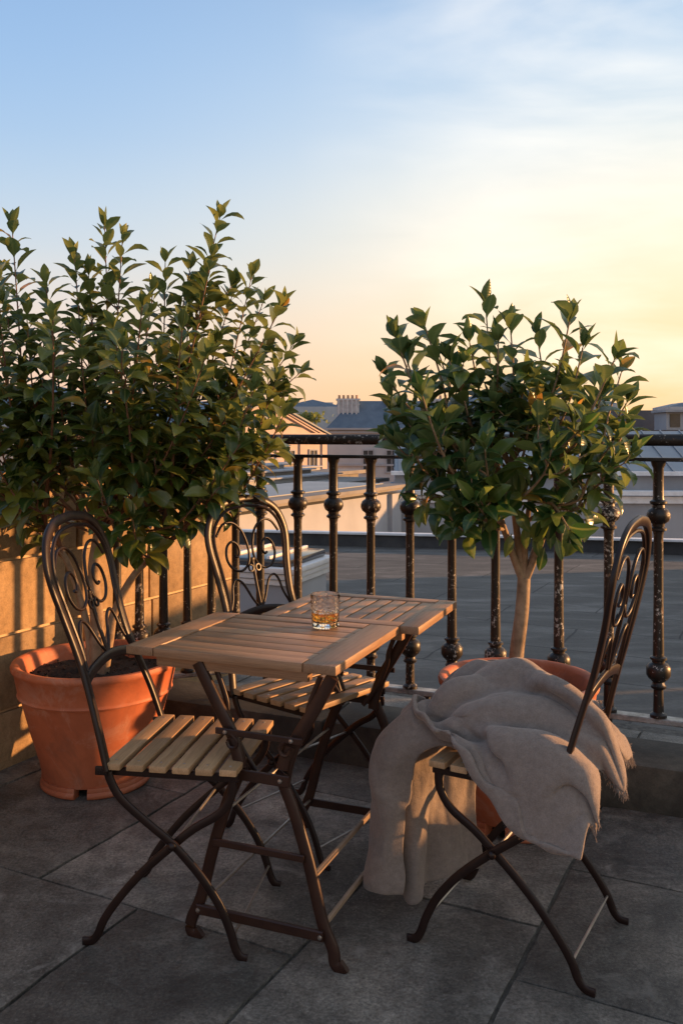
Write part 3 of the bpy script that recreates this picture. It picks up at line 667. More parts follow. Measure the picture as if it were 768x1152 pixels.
# ------------------------------------------------------------------ folding bistro chair (local: x forward, y left, z up)
def build_chair(label, LEAN=.27, FS=1.0):
    c = empty('bistro_chair', label=label, cat='chair', group='folding bistro chairs around the table')
    lean = lambda z: -.168-LEAN*(z-.46) if z > .46 else -.168
    def A(y, z): return Vector((lean(z)-.012*math.sin(min(1, max(0, (z-.6)/.47))*math.pi), y, z))
    # outer hoop with its two posts
    half = [(.197, .455), (.185, .56), (.166, .665), (.161, .74), (.172, .84), (.186, .92), (.183, .975), (.155, 1.03), (.095, 1.066), (0, 1.078)]
    pts = crv([A(y, z) for y, z in half], 5)
    mir = [Vector((p.x, -p.y, p.z)) for p in reversed(pts[:-1])]
    m = MB(); m.bar(pts+mir, .026, .013, (1, 0, .24), .005); m.build('back_frame', M['frame'], c, 50)
    # inner hoop, thinner
    half = [(.149, .69), (.143, .75), (.152, .84), (.165, .915), (.162, .965), (.137, 1.01), (.085, 1.043), (0, 1.053)]
    pts = crv([A(y, z)+Vector((.004, 0, 0)) for y, z in half], 5); mir = [Vector((p.x, -p.y, p.z)) for p in reversed(pts[:-1])]
    m = MB(); m.tube(pts+mir, .0055, 8, (1, 0, .2)); m.build('inner_hoop', M['frame'], c)
    # crescent cross bar
    m = MB(); m.bar(crv([A(-.163, .668), A(-.10, .686), A(0, .697), A(.10, .686), A(.163, .668)], 5), .028, .010, (1, 0, .24), .003); m.build('cross_bar', M['frame'], c, 50)
    # scroll work: two S curves that meet in the middle and curl outward, a spindle, two loops at the foot
    m = MB()
    for s in (-1, 1):
        q = [(.150, .955), (.118, .992), (.075, .998), (.036, .972), (.016, .93), (.010, .888), (.022, .852), (.056, .832), (.094, .842), (.116, .876), (.110, .915), (.084, .933), (.060, .920), (.054, .896), (.066, .880), (.078, .884)]
        m.tube(crv([A(s*y, z) for y, z in q], 5), .0046, 7, (1, 0, .2))
        q = [(0.004, .702), (.030, .735), (.062, .790), (.092, .805), (.112, .785), (.122, .745), (.140, .708), (.148, .690)]
        m.tube(crv([A(s*y, z) for y, z in q], 5), .0044, 7, (1, 0, .2))
        q = [(.013, .845+.006*k) for k in range(1)]
        ring = [A(s*(.017+.011*math.cos(a)), .838+.011*math.sin(a))+Vector((.006, 0, 0)) for a in [k*math.pi/5 for k in range(10)]]
        m.tube(ring, .0035, 6, (1, 0, .2), closed=True)
    m.tube([A(0, .86), A(0, .78), A(0, .70)], .0055, 7, (1, 0, .2))
    m.box(A(0, .862), (.012, .016, .022), 0, .003)
    m.build('scrollwork', M['frame'], c, 60)
    # legs: flat bars that cross at the pivot
    for s in (-1, 1):
        q = [(-.168, .462), (-.165, .435), (-.135, .385), (-.062, .325), (.0, .278), (.085, .205), (.145, .135), (.178, .075), (.195, .030), (.210, .010), (.232, .006)]
        m = MB(); m.bar(crv([(x*(FS if x > 0 else 1), s*(.193-.02*max(0, .46-z)), z) for x, z in q], 4), .009, .021, (0, 0, 1), .002); m.build('leg', M['frame'], c, 50)
        q = [(.150, .440), (.146, .40), (.115, .355), (.052, .315), (.0, .272), (-.085, .195), (-.150, .120), (-.188, .065), (-.205, .026), (-.222, .009), (-.245, .006)]
        m = MB(); m.bar(crv([(x, s*.174, z) for x, z in q], 4), .009, .021, (0, 0, 1), .002)
        m.lathe([(0, 0), (.011, .001), (.011, .005), (.006, .009), (0, .010)], (0, 0, 0), 10)
        o = m.build('leg', M['frame'], c, 50)
        # rivet: rotate the lathe part into place
        me = o.data; nv = 50
        for v in list(me.vertices)[-50:]:
            x, y, z = v.co; v.co = (x, s*(.193+.002)+s*z, .275+y)
    for (x, z, hw, r_) in ((.190*FS, .058, .186, .0035), (-.190, .062, .172, .0035), (0, .275, .19, .004)):
        m = MB(); m.tube([(x, -hw, z), (x, hw, z)], r_, 7, (1, 0, 0)); m.build('stretcher', M['steel'], c)
    # seat
    for s in (-1, 1):
        m = MB(); m.bar([(-.190, s*.172, .446), (.165, s*.172, .446)], .012, .020, (0, 0, 1)); m.build('seat_rail', M['frame'], c)
    m = MB(); m.tube([(-.190, -.205, .452), (-.190, .205, .452)], .0055, 7, (1, 0, 0))
    for s in (-1, 1): m.box((-.183, s*.199, .455), (.034, .010, .022), 0, .003)
    m.build('hinge_rod', M['frame'], c)
    m = MB()
    n = 6; wd = .0445; gp = .0155; x0 = -.178+wd/2
    for k in range(n):
        m.box((x0+k*(wd+gp), 0, .4665), (wd, .405-.008*(k == n-1), .017), 0, .0035, long=1)
    st = m.build('seat', M['seatwood'], c, 40, grain=True)
    m = MB()
    for k in range(n):
        for s in (-1, 1): m.lathe([(0, 0), (.0045, 0), (.0035, .0016), (0, .002)], (x0+k*(wd+gp), s*.172, .474), 8)
    m.build('screws', M['steel'], st)
    return c
ch1 = build_chair('bistro chair left of the table with its back before the larger pot', .32, .82)
ch1.location = (-.392, 2.41, 0); ch1.rotation_euler = (0, 0, R(-9))
ch2 = build_chair('bistro chair farthest back, its seat tucked under the rear of the table', .26)
ch2.location = (-.095, 2.94, 0); ch2.rotation_euler = (0, 0, R(-40))
ch3 = build_chair('bistro chair in the right foreground with a wool blanket thrown over its seat', .225); ch3.scale = (1, 1, 1.012)
CH3_LOC, CH3_ROT = (.463, 2.335, 0), R(150)
ch3.location = CH3_LOC; ch3.rotation_euler = (0, 0, CH3_ROT)

# ------------------------------------------------------------------ folding table with two slatted leaves
TA = R(-21.7)
tb = empty('folding_table', (-.295, 2.266, 0), TA, label='brown slatted folding table with two staggered leaves on crossed iron-brown legs', cat='table')
def leaf(x0, x1, y0, y1, bl_, br_, bf, bb, n, along):
    m = MB(); z = .728; th = .024; g = .005
    m.box(((x0+bl_/2), (y0+y1)/2, z), (bl_-g*.3, y1-y0, th), 0, .004, long=1)
    m.box(((x1-br_/2), (y0+y1)/2, z), (br_-g*.3, y1-y0, th), 0, .004, long=1)
    xi0, xi1 = x0+bl_+.0015, x1-br_-.0015
    m.box(((xi0+xi1)/2, y0+bf/2, z), (xi1-xi0, bf, th), 0, .004, long=0)
    m.box(((xi0+xi1)/2, y1-bb/2, z), (xi1-xi0, bb, th), 0, .004, long=0)
    yi0, yi1 = y0+bf+g, y1-bb-g
    if along == 'x':
        wd = (yi1-yi0-g*(n-1))/n
        for k in range(n): m.box(((xi0+xi1)/2, yi0+wd/2+k*(wd+g), z-.0015), (xi1-xi0-.002, wd, th-.003), 0, .0035, long=0)
    else:
        wd = (xi1-xi0-g*(n-1))/n
        for k in range(n): m.box((xi0+wd/2+k*(wd+g), (yi0+yi1)/2, z-.0015), (wd, yi1-yi0+.006, th-.003), 0, .0035, long=1)
    return m.build('tabletop', M['tablewood'], tb, 40, grain=True)
leaf(-.3035, .3035, 0.0, .49, .085, .090, .050, .052, 6, 'x')
leaf(-.155, .362, .500, .945, .060, .060, .055, .050, 8, 'y')
m = MB()
for y in (.035, .455, .545, .90):
    m.box((.08 if y > .5 else 0.0, y, .702), (.44, .030, .028), 0, .003, long=0)
m.build('bearer', M['tablewood'], tb, 40, grain=True)
FX, FY0, FY1 = .096, .006, .70
for yy in (FY0, FY1):
    sgn = 1 if yy == FY0 else -1
    for s in (-1, 1):
        q = [(.150, .010), (.166, -.0) , (.186, .014), (.190, .045), (.172, .115), (.135, .25), (.094, .37), (.062, .445)]
        q = [(.228, .016), (.216, .008), (.202, .018), (.197, .050), (.168, .115), (.132, .25), (.092, .37), (.066, .43), (.060, .47), (.082, .53)]
        if s < 0: q[0] = (.172, .018); q[1] = (.186, .007)
        m = MB(); m.bar(crv([(FX+s*x, yy, z) for x, z in q], 4), .014, .030, (0, 0, 1), .003); m.build('leg', M['legs'], tb, 50)
        q = [(.058, .425), (.066, .47), (.092, .54), (.140, .62), (.190, .708)]
        m = MB(); m.bar(crv([(FX+s*x, yy+sgn*.0155, z) for x, z in q], 4), .014, .032, (0, 0, 1), .003); m.build('strut', M['legs'], tb, 50)
        # thinner brace beside the upper strut
        q = [(.030, .44), (.075, .50), (.110, .575), (.118, .62), (.150, .70)]
        m = MB(); m.bar(crv([(FX+s*x, yy+sgn*.034, z) for x, z in q], 4), .008, .014, (0, 0, 1), .002); m.build('brace', M['legs'], tb, 50)
    yb = yy-sgn*.0125
    m = MB(); m.bar([(FX-.085, yb, .445), (FX+.085, yb, .445)], .008, .028, (0, 0, 1), .002); m.build('cross_bar', M['legs'], tb)
    # hook bar
    m = MB(); m.bar([(FX-.120, yb, .548), (FX+.120, yb, .548)], .008, .016, (0, 0, 1), .002)
    for s in (-1, 1):
        m.tube(crv([(FX+s*.075, yb, .545), (FX+s*.060, yb, .528), (FX+s*.064, yb, .512), (FX+s*.080, yb, .510), (FX+s*.088, yb, .524)], 4), .005, 7, (0, 1, 0))
    m.build('hook_bar', M['legs'], tb)
    m = MB(); m.bar([(FX-.176, yb+sgn*.001, .082), (FX+.176, yb+sgn*.001, .082)], .012, .026, (0, 0, 1), .003); m.build('stretcher', M['legs'], tb)
    if sgn > 0:
        m = MB(); m.bar([(FX-.126, yb+.001, .262), (FX+.126, yb+.001, .262)], .010, .018, (0, 0, 1), .002); m.build('stretcher', M['legs'], tb)
    for s in (-1, 1):
        for z, x in ((.445, .062), (.082, .170), (.548, .092)):
            m = MB(); m.lathe([(0, 0), (.006, 0), (.005, .003), (0, .004)], (0, 0, 0), 8)
            m.v = [(FX+s*x+a, yb-sgn*(.0045 if z > .1 else .0065)-sgn*c_, z+b_) for a, b_, c_ in m.v]
            m.build('bolt', M['steel'], tb)
M['palebar'] = m_simple('pale_worn_bar', (.20, .135, .09), (.33, .235, .16), 12, .5, .1, .001, 60)
for (x, z) in ((FX+.167, .095), (FX+.141, .212)):
    m = MB(); m.bar([(x, FY0+.008, z), (x, FY1-.008, z-.012)], .010, .014, (0, 0, 1), .002); m.build('side_rail', M['palebar'], tb)
for (x, z) in ((FX-.167, .095), (FX-.10, .34)):
    m = MB(); m.tube([(x, FY0+.008, z), (x, FY1-.008, z)], .0045, 7); m.build('side_rail', M['steel'], tb)

# ------------------------------------------------------------------ whisky tumbler
def glassmat():
    m, t, b = newmat('cut_glass'); b.inputs['Transmission Weight'].default_value = 1.0; b.inputs['IOR'].default_value = 1.5; b.inputs['Roughness'].default_value = 0.0
    b.inputs['Base Color'].default_value = (1, 1, 1, 1); return m
def whisky():
    m, t, b = newmat('whisky'); b.inputs['Transmission Weight'].default_value = 1.0; b.inputs['IOR'].default_value = 1.35; b.inputs['Roughness'].default_value = 0.0
    b.inputs['Base Color'].default_value = (1.0, .42, .05, 1); return m
gl = empty('whisky_glass', (-.047, 2.60, .7402), .3, label='cut glass tumbler with amber whisky standing on the table', cat='glass')
Rg = .0435; hg = .098
def cut_ring(r, z, seg, amp, ph):
    return [(r*(1+amp*math.cos(seg/2*(2*math.pi*k/seg)*1+ph))*math.cos(2*math.pi*k/seg), r*(1+amp*math.cos(seg/2*(2*math.pi*k/seg)+ph))*math.sin(2*math.pi*k/seg), z) for k in range(seg)]
m = MB(); seg = 64; rings = []
outer = [(.0, 0), (.030, 0), (.037, .001), (.0395, .005), (.0400, .012)]
for r_, z in outer[1:]: rings.append([(r_*math.cos(2*math.pi*k/seg), r_*math.sin(2*math.pi*k/seg), z) for k in range(seg)])
for j in range(15):
    z = .016+j*.0047; r_ = .0402+(.0435-.0402)*(j/15)
    rings.append([((r_-(.0013 if ((k+j) % 4 < 2) == ((k-j) % 8 < 4) else 0))*math.cos(2*math.pi*k/seg), (r_-(.0013 if ((k+j) % 4 < 2) == ((k-j) % 8 < 4) else 0))*math.sin(2*math.pi*k/seg), z) for k in range(seg)])
for r_, z in ((.0436, .0885), (.0437, .0965), (.0430, .098), (.0417, .098), (.0410, .0965), (.0403, .06), (.0392, .022), (.036, .017), (.020, .0155)):
    rings.append([(r_*math.cos(2*math.pi*k/seg), r_*math.sin(2*math.pi*k/seg), z) for k in range(seg)])
vs = [p for r_ in rings for p in r_]; fs = []
for j in range(len(rings)-1):
    for k in range(seg): fs.append((j*seg+k, j*seg+(k+1) % seg, (j+1)*seg+(k+1) % seg, (j+1)*seg+k))
vs.append((0, 0, 0)); vs.append((0, 0, .0152)); i0, i1 = len(vs)-2, len(vs)-1; o_ = (len(rings)-1)*seg
for k in range(seg): fs.append((i0, (k+1) % seg, k)); fs.append((i1, o_+k, o_+(k+1) % seg))
m.add(vs, fs); m.build('tumbler', glassmat(), gl, 25, merge=True)
m = MB(); m.lathe([(0, .0160), (.020, .0163), (.0358, .0178), (.0389, .0225), (.0396, .044), (.0394, .0445), (0, .0442)], seg=48); m.build('whisky', whisky(), gl, 40, merge=True)
def icemat():
    m, t, b = newmat('ice'); b.inputs['Transmission Weight'].default_value = 1.0; b.inputs['IOR'].default_value = 1.31; b.inputs['Roughness'].default_value = .05; b.inputs['Base Color'].default_value = (1, .95, .9, 1); return m
im = icemat()
for (x, y, z, a) in ((-.012, .008, .036, .5), (.015, -.008, .039, 1.1)):
    m = MB(); m.box(None, (.023, .023, .021), bev=.004, M=Matrix.Translation(Vector((x, y, z))) @ Matrix.Rotation(a, 4, 'Z') @ Matrix.Rotation(.35, 4, 'X')); m.build('ice_cube', im, gl, 60)

# ------------------------------------------------------------------ terracotta pots
def pot(loc, Rr, Hh, Rb, label, rz=0.0, notch=(0, 2.2, 4.3)):
    t_ = empty('terracotta_pot', loc, rz, label=label, cat='plant pot', group='terracotta plant pots')
    m = MB(); rl = Hh*.74; r1 = Rb+(Rr*.90-Rb)*.97
    body = [(0, .030), (Rb*.9, .030), (Rb+.004, .036), (Rb+.010, .052), (Rb+.020, .10), (Rb+(r1-Rb)*.55, Hh*.42), (Rb+(r1-Rb)*.86, Hh*.64), (r1, rl), (r1-.01, rl+.004), (r1-.03, rl-.01), (0, rl-.02)]
    m.lathe(body, seg=72, wob=.003); m.build('body', M['pot'], t_, 50)
    m = MB()
    rim = [(r1-.004, rl-.004), (r1+.008, rl-.002), (r1+.011, rl+.004), (r1+.008, rl+.010), (r1+.0085, rl+.016), (Rr-.010, Hh-.030), (Rr-.002, Hh-.024), (Rr, Hh-.012), (Rr-.004, Hh-.002), (Rr-.014, Hh), (Rr-.028, Hh-.004), (Rr-.034, Hh-.016), (r1-.030, rl+.0), (r1-.028, rl-.02)]
    m.lathe(rim, seg=72, wob=.003, closeprof=True); m.build('rim', M['pot'], t_, 50)
    m = MB(); ft = [(Rb-.03, 0), (Rb+.010, 0), (Rb+.017, .006), (Rb+.017, .018), (Rb+.012, .024), (Rb+.014, .030), (Rb+.012, .040), (Rb-.03, .040)]
    for a in notch: m.lathe(ft, a0=a+.12, a1=a+1.98, seg=20, closeprof=True)
    m.build('foot_ring', M['pot'], t_, 50)
    m = MB(); n1, n2 = 26, 64; vs = [(0, 0, Hh-.058)]; fs = []; rs_ = Rr-.034-.010
    for i in range(1, n1+1):
        for k in range(n2):
            a = 2*math.pi*k/n2; r_ = rs_*i/n1; x, y = r_*math.cos(a), r_*math.sin(a)
            vs.append((x, y, Hh-.062+.012*noise.noise(Vector((x*14, y*14, 1)))+.010*noise.noise(Vector((x*55, y*55, 4)))+.010*noise.noise(Vector((x*120, y*120, 4)))+.01*(1-i/n1)))
    for k in range(n2): fs.append((0, 1+k, 1+(k+1) % n2))
    for i in range(n1-1):
        for k in range(n2): fs.append((1+i*n2+k, 1+(i+1)*n2+k, 1+(i+1)*n2+(k+1) % n2, 1+i*n2+(k+1) % n2))
    m.add(vs, fs)
    rr_ = random.Random(int(Rr*1000))
    for q in range(160):
        a = rr_.uniform(0, 6.28); r_ = rs_*math.sqrt(rr_.random())*.96; s_ = rr_.uniform(.003, .009)
        m.box(None, (s_*1.5, s_, s_*.8), bev=s_*.2, M=Matrix.Translation(Vector((r_*math.cos(a), r_*math.sin(a), Hh-.056+rr_.uniform(-.003, .008)))) @ Matrix.Rotation(rr_.uniform(0, 3), 4, 'Z') @ Matrix.Rotation(rr_.uniform(-.5, .5), 4, 'X'))
    m.build('soil', M['soil'], t_, 60)
    return t_
POT1 = Vector((-.925, 3.36, 0)); POT2 = Vector((.60, 3.03, 0))
pot(POT1, .306, .462, .185, 'large terracotta pot against the stone wall behind the left chair', .4)
pot(POT2, .270, .480, .190, 'terracotta pot at the railing half hidden by the blanket', 2.0)

# ------------------------------------------------------------------ plants
def add_leaf(m, p, d, n, L, W, curl, fold, rn):
    """p base, d growth direction, n upper-face normal"""
    d = d.normalized(); n = (n-d*n.dot(d)); n = n.normalized() if n.length > 1e-4 else d.orthogonal().normalized(); s = d.cross(n)
    st = [(0, .05), (.10, .16), (.28, .74), (.48, 1.0), (.68, .86), (.86, .44), (.95, .15), (1.0, .01)]
    vs = []; bl = []; q = p.copy(); ang = 0; pt = 0; o = rn.uniform(0, 50)
    tw = rn.uniform(-.4, .4)
    for i, (t_, w_) in enumerate(st):
        dt = (t_-pt)*L; pt = t_; ang = -curl*t_*t_
        dd = d*math.cos(ang)+n*math.sin(ang); nn = n*math.cos(ang)-d*math.sin(ang)
        q = q+dd*dt; ww = W*.5*w_
        a2 = tw*t_; s2 = s*math.cos(a2)+nn*math.sin(a2); n2 = nn*math.cos(a2)-s*math.sin(a2)
        up = n2*(fold*ww); rip = n2*(.03*L*math.sin(t_*9+o))*w_*.5
        vs += [q-s2*ww+up+rip, q, q+s2*ww+up-rip]; bl += [(t_, -w_*.5, o), (t_, 0, o), (t_, w_*.5, o)]
    fs = []
    for i in range(len(st)-1):
        a = i*3; fs += [(a, a+1, a+4, a+3), (a+1, a+2, a+5, a+4)]
    m.add(vs, fs, bl)
def shoot(bm_, lm, pts, r0, r1, rn, L, W, spacing, start, asp=.55, updip=.25, tipcluster=True):
    """a twig along pts with leaves from fraction start to the tip"""
    n = len(pts); rad = [r0+(r1-r0)*(i/(n-1))**.8 for i in range(n)]
    bm_.tube(pts, rad, 6)
    ln = [0]
    for a, b_ in zip(pts, pts[1:]): ln.append(ln[-1]+(b_-a).length)
    tot = ln[-1]; s = tot*start; ph = rn.uniform(0, 6.28)
    while s < tot*.995:
        k = max(i for i in range(n) if ln[i] <= s); k = min(k, n-2)
        f = (s-ln[k])/max(1e-6, ln[k+1]-ln[k]); p = pts[k].lerp(pts[k+1], f); t_ = (pts[k+1]-pts[k]).normalized()
        rel = s/tot
        side = t_.orthogonal().normalized(); side = Matrix.Rotation(ph, 3, t_) @ side
        opn = rn.uniform(.80, 1.35)*(1.0-.40*max(0, rel-.75)/.25)    # opening angle from the stem
        d = t_*math.cos(opn)+side*math.sin(opn); d = (d+Vector((0, 0, updip*rn.uniform(-.6, 1)))).normalized()
        nrm = (t_*math.sin(opn)-side*math.cos(opn))*1.0+Vector((0, 0, .6))
        sz = rn.uniform(.72, 1.12)*(1-.15*max(0, rel-.85)/.15)*(.8+.2*min(1, (rel-start)/.2+.3))
        pe = p+d*.008
        bm_.tube([p, pe], .0013, 4, cap=False)
        add_leaf(lm, pe, d, nrm, L*sz, W*sz*rn.uniform(.85, 1.1), rn.uniform(.3, 1.35), rn.uniform(.15, .6), rn)
        ph += 2.4+rn.uniform(-.35, .35); s += spacing*rn.uniform(.7, 1.3)
    if tipcluster:
        t_ = (pts[-1]-pts[-2]).normalized()
        for k in range(3):
            side = Matrix.Rotation(ph+k*2.1, 3, t_) @ t_.orthogonal().normalized(); o_ = rn.uniform(.2, .55)
            d = t_*math.cos(o_)+side*math.sin(o_)
            add_leaf(lm, pts[-1], d, t_*math.sin(o_)-side*math.cos(o_)+Vector((0, 0, .2)), L*rn.uniform(.5, .85), W*rn.uniform(.5, .75), rn.uniform(-.5, .6), .5, rn)
def curve_to(a, b_, bow, rn, n=9):
    """a rises towards b: leaves a outward, bends upward"""
    v = b_-a; mid = a+v*.5+Vector((v.x*.10, v.y*.10, -bow*v.length))
    wv = [Vector((rn.gauss(0, .007), rn.gauss(0, .007), rn.gauss(0, .005))) for _ in range(4)]
    return crv([a, a.lerp(mid, .55)+wv[0], mid+wv[1], mid.lerp(b_, .5)+wv[2]+Vector((0, 0, -bow*.25*v.length)), b_], n//4+1)

def shrub():
    rn = random.Random(21)
    t_ = empty('potted_shrub', POT1, label='large bushy camellia-like shrub with reddish twigs in the left pot', cat='shrub')
    O = POT1; tr = MB(); br = MB(); lf = MB()
    base = Vector((0, 0, .40))
    # stems leaving the soil
    st1 = crv([base+Vector((.0, 0, -.02)), base+Vector((.0, .01, .18)), base+Vector((-.01, .0, .40)), base+Vector((.02, .0, .58))], 5)
    st2 = crv([base+Vector((.03, -.01, -.02)), base+Vector((.055, -.02, .14)), base+Vector((.075, -.02, .24)), base+Vector((.15, -.02, .38)), base+Vector((.27, .0, .50))], 5)
    st3 = crv([base+Vector((-.02, .02, -.02)), base+Vector((-.05, .03, .2)), base+Vector((-.12, .03, .42)), base+Vector((-.22, .04, .56))], 5)
    tr.tube(st1, [.030-.011*i/(len(st1)-1) for i in range(len(st1))], 12)
    tr.tube(st2, [.019-.007*i/(len(st2)-1) for i in range(len(st2))], 10)
    tr.tube(st3, [.016-.007*i/(len(st3)-1) for i in range(len(st3))], 10)
    tips = [(-60, 330), (-30, 270), (14, 256), (52, 322), (-5, 310), (30, 350), (84, 290), (118, 256), (138, 268), (100, 310), (160, 345), (186, 296), (172, 330), (214, 304), (247, 246), (238, 290), (262, 330), (283, 312), (296, 340), (316, 346), (331, 386), (300, 392), (310, 430), (322, 462), (285, 440),
            (292, 486), (270, 500), (255, 470), (232, 400), (205, 370), (180, 400), (150, 430), (128, 370), (90, 380), (60, 400), (28, 420), (-20, 400), (10, 470), (50, 470), (100, 450), (200, 450), (228, 505), (170, 500), (130, 500), (75, 520), (30, 530), (-40, 470), (-70, 400), (38, 578), (150, 585), (215, 330), (60, 360), (110, 540)]
    for i, (u, v) in enumerate(tips):
        edge = v < 345 or u > 285 or v > 540
        Y = 3.30+rn.uniform(-.22, .30) if edge else 3.30+rn.uniform(-.42, .10)
        if 120 < u < 270 and v > 540: Y = rn.uniform(3.0, 3.25)
        tip = P(u, v, Y)-O
        src = rn.choice([st1[-1-rn.randrange(4)], st1[-2], st2[-1-rn.randrange(6)] if u > 100 else st3[-1-rn.randrange(5)], st2[-2] if u > 180 else st1[-3], st3[-2] if u < 60 else st1[-2]])
        if v > 520: src = (st2[-4] if u > 100 else st3[-6])
        pts = curve_to(src.copy(), tip, .10 if tip.z > .9 else -.05, rn, 12)
        L = .108 if v < 500 else .106
        shoot(br, lf, pts, .0085 if v < 400 else .006, .0018, rn, L, L*.50, .0180, .34 if tip.z-src.z > .4 else .22)
        # side twigs
        m_ = len(pts)
        for q in range(rn.choice([2, 3]) if edge else rn.choice([2, 3])):
            k = rn.randrange(int(m_*.35), int(m_*.85)); a = pts[k]; tt = (pts[min(k+1, m_-1)]-pts[k-1]).normalized()
            sd_ = Matrix.Rotation(rn.uniform(0, 6.28), 3, tt) @ tt.orthogonal().normalized()
            e = a+(tt*.75+sd_*.70+Vector((0, 0, .2))).normalized()*rn.uniform(.09, .22)
            pw = P(0, 0, 1)
            W_ = e+O; uu = 384+W_.x/W_.y*F; vv = 490-(W_.z-H)/W_.y*F
            if vv > 590 or (uu > 120 and vv > 560): continue
            shoot(br, lf, curve_to(a, e, .08, rn, 8), .0035, .0013, rn, L*.95, L*.49, .0185, .12)
    tr.build('trunk', M['bark'], t_, 60); br.build('branches', M['twig'], t_, 60); lf.build('foliage', M['leaf'], t_, 180, grain=True)
    return len(lf.f)
def laurel():
    rn = random.Random(8)
    t_ = empty('potted_laurel_tree', POT2, label='small standard laurel tree with a rounded leafy crown in the right pot', cat='small tree')
    O = POT2; tr = MB(); br = MB(); lf = MB()
    fork = P(589, 650, 3.03)-O
    stem = crv([Vector((-.01, 0, .40)), Vector((-.004, 0, .55)), fork.lerp(Vector((-.004, 0, .55)), .45)+Vector((.004, 0, 0)), fork], 6)
    tr.tube(stem, [.0265-.005*i/(len(stem)-1) for i in range(len(stem))], 14)
    limbs = []
    for (u, v, dy) in ((560, 572, -.04), (540, 540, .06), (596, 560, .0), (622, 570, -.05), (575, 510, .02), (636, 530, .05)):
        e = P(u, v, 3.03+dy)-O; pts = crv([fork+Vector((0, 0, -.02)), fork.lerp(e, .5)+Vector((rn.uniform(-.01, .01), 0, -.01)), e], 5); limbs.append(pts)
        tr.tube(pts, [.015-.007*i/(len(pts)-1) for i in range(len(pts))], 9)
    tips = [(546, 338), (574, 366), (560, 380), (604, 372), (640, 356), (655, 385), (690, 400), (698, 414), (704, 448), (704, 472), (446, 376), (456, 396), (478, 362), (492, 388), (436, 418), (442, 442), (458, 470), (505, 400), (528, 380),
            (460, 500), (478, 545), (505, 575), (520, 440), (600, 420), (640, 430), (676, 440), (690, 490), (680, 530), (655, 560), (700, 510), (545, 500), (585, 470), (620, 500), (500, 480), (650, 480), (565, 545), (618, 560), (590, 420), (475, 440), (535, 560), (640, 590)]
    for i, (u, v) in enumerate(tips):
        edge = v < 400 or u < 450 or u > 690
        Y = 3.03+(rn.uniform(-.16, .16) if edge else rn.uniform(-.36, .05))
        tip = P(u, v+6, Y)-O
        l_ = min(limbs, key=lambda L_: (L_[-1]-tip).length+rn.uniform(0, .15)); src = l_[-1-rn.randrange(4)]
        pts = curve_to(src.copy(), tip, .10 if tip.z > src.z else -.08, rn, 10)
        shoot(br, lf, pts, .0075, .0024, rn, .126, .060, .0255, .30, updip=.45)
        m_ = len(pts)
        for q in range(rn.choice([0, 1]) if edge else 2):
            k = rn.randrange(int(m_*.35), int(m_*.85)); a = pts[k]; tt = (pts[min(k+1, m_-1)]-pts[k-1]).normalized()
            sd_ = Matrix.Rotation(rn.uniform(0, 6.28), 3, tt) @ tt.orthogonal().normalized()
            e = a+(tt*.7+sd_*.7+Vector((0, 0, .2))).normalized()*rn.uniform(.08, .15)
            W_ = e+O
            if 490-(W_.z-H)/W_.y*F > 590: continue
            shoot(br, lf, curve_to(a, e, .08, rn, 8), .0035, .0018, rn, .116, .055, .025, .15, updip=.5)
    # hanging leaves under the crown
    for (u, v) in ((600, 600), (612, 616), (590, 590), (625, 604), (575, 600), (606, 596), (618, 590)):
        p = P(u, v, 2.97)-O; add_leaf(lf, p, Vector((rn.uniform(-.3, .3), rn.uniform(-.3, .1), -1)), Vector((0, -1, .3)), .085, .036, .4, .3, rn)
    tr.build('trunk', M['bark'], t_, 60); br.build('branches', M['bark'], t_, 60); lf.build('foliage', M['leaf2'], t_, 180, grain=True)
    return len(lf.f)
print('leaf faces', shrub(), laurel())

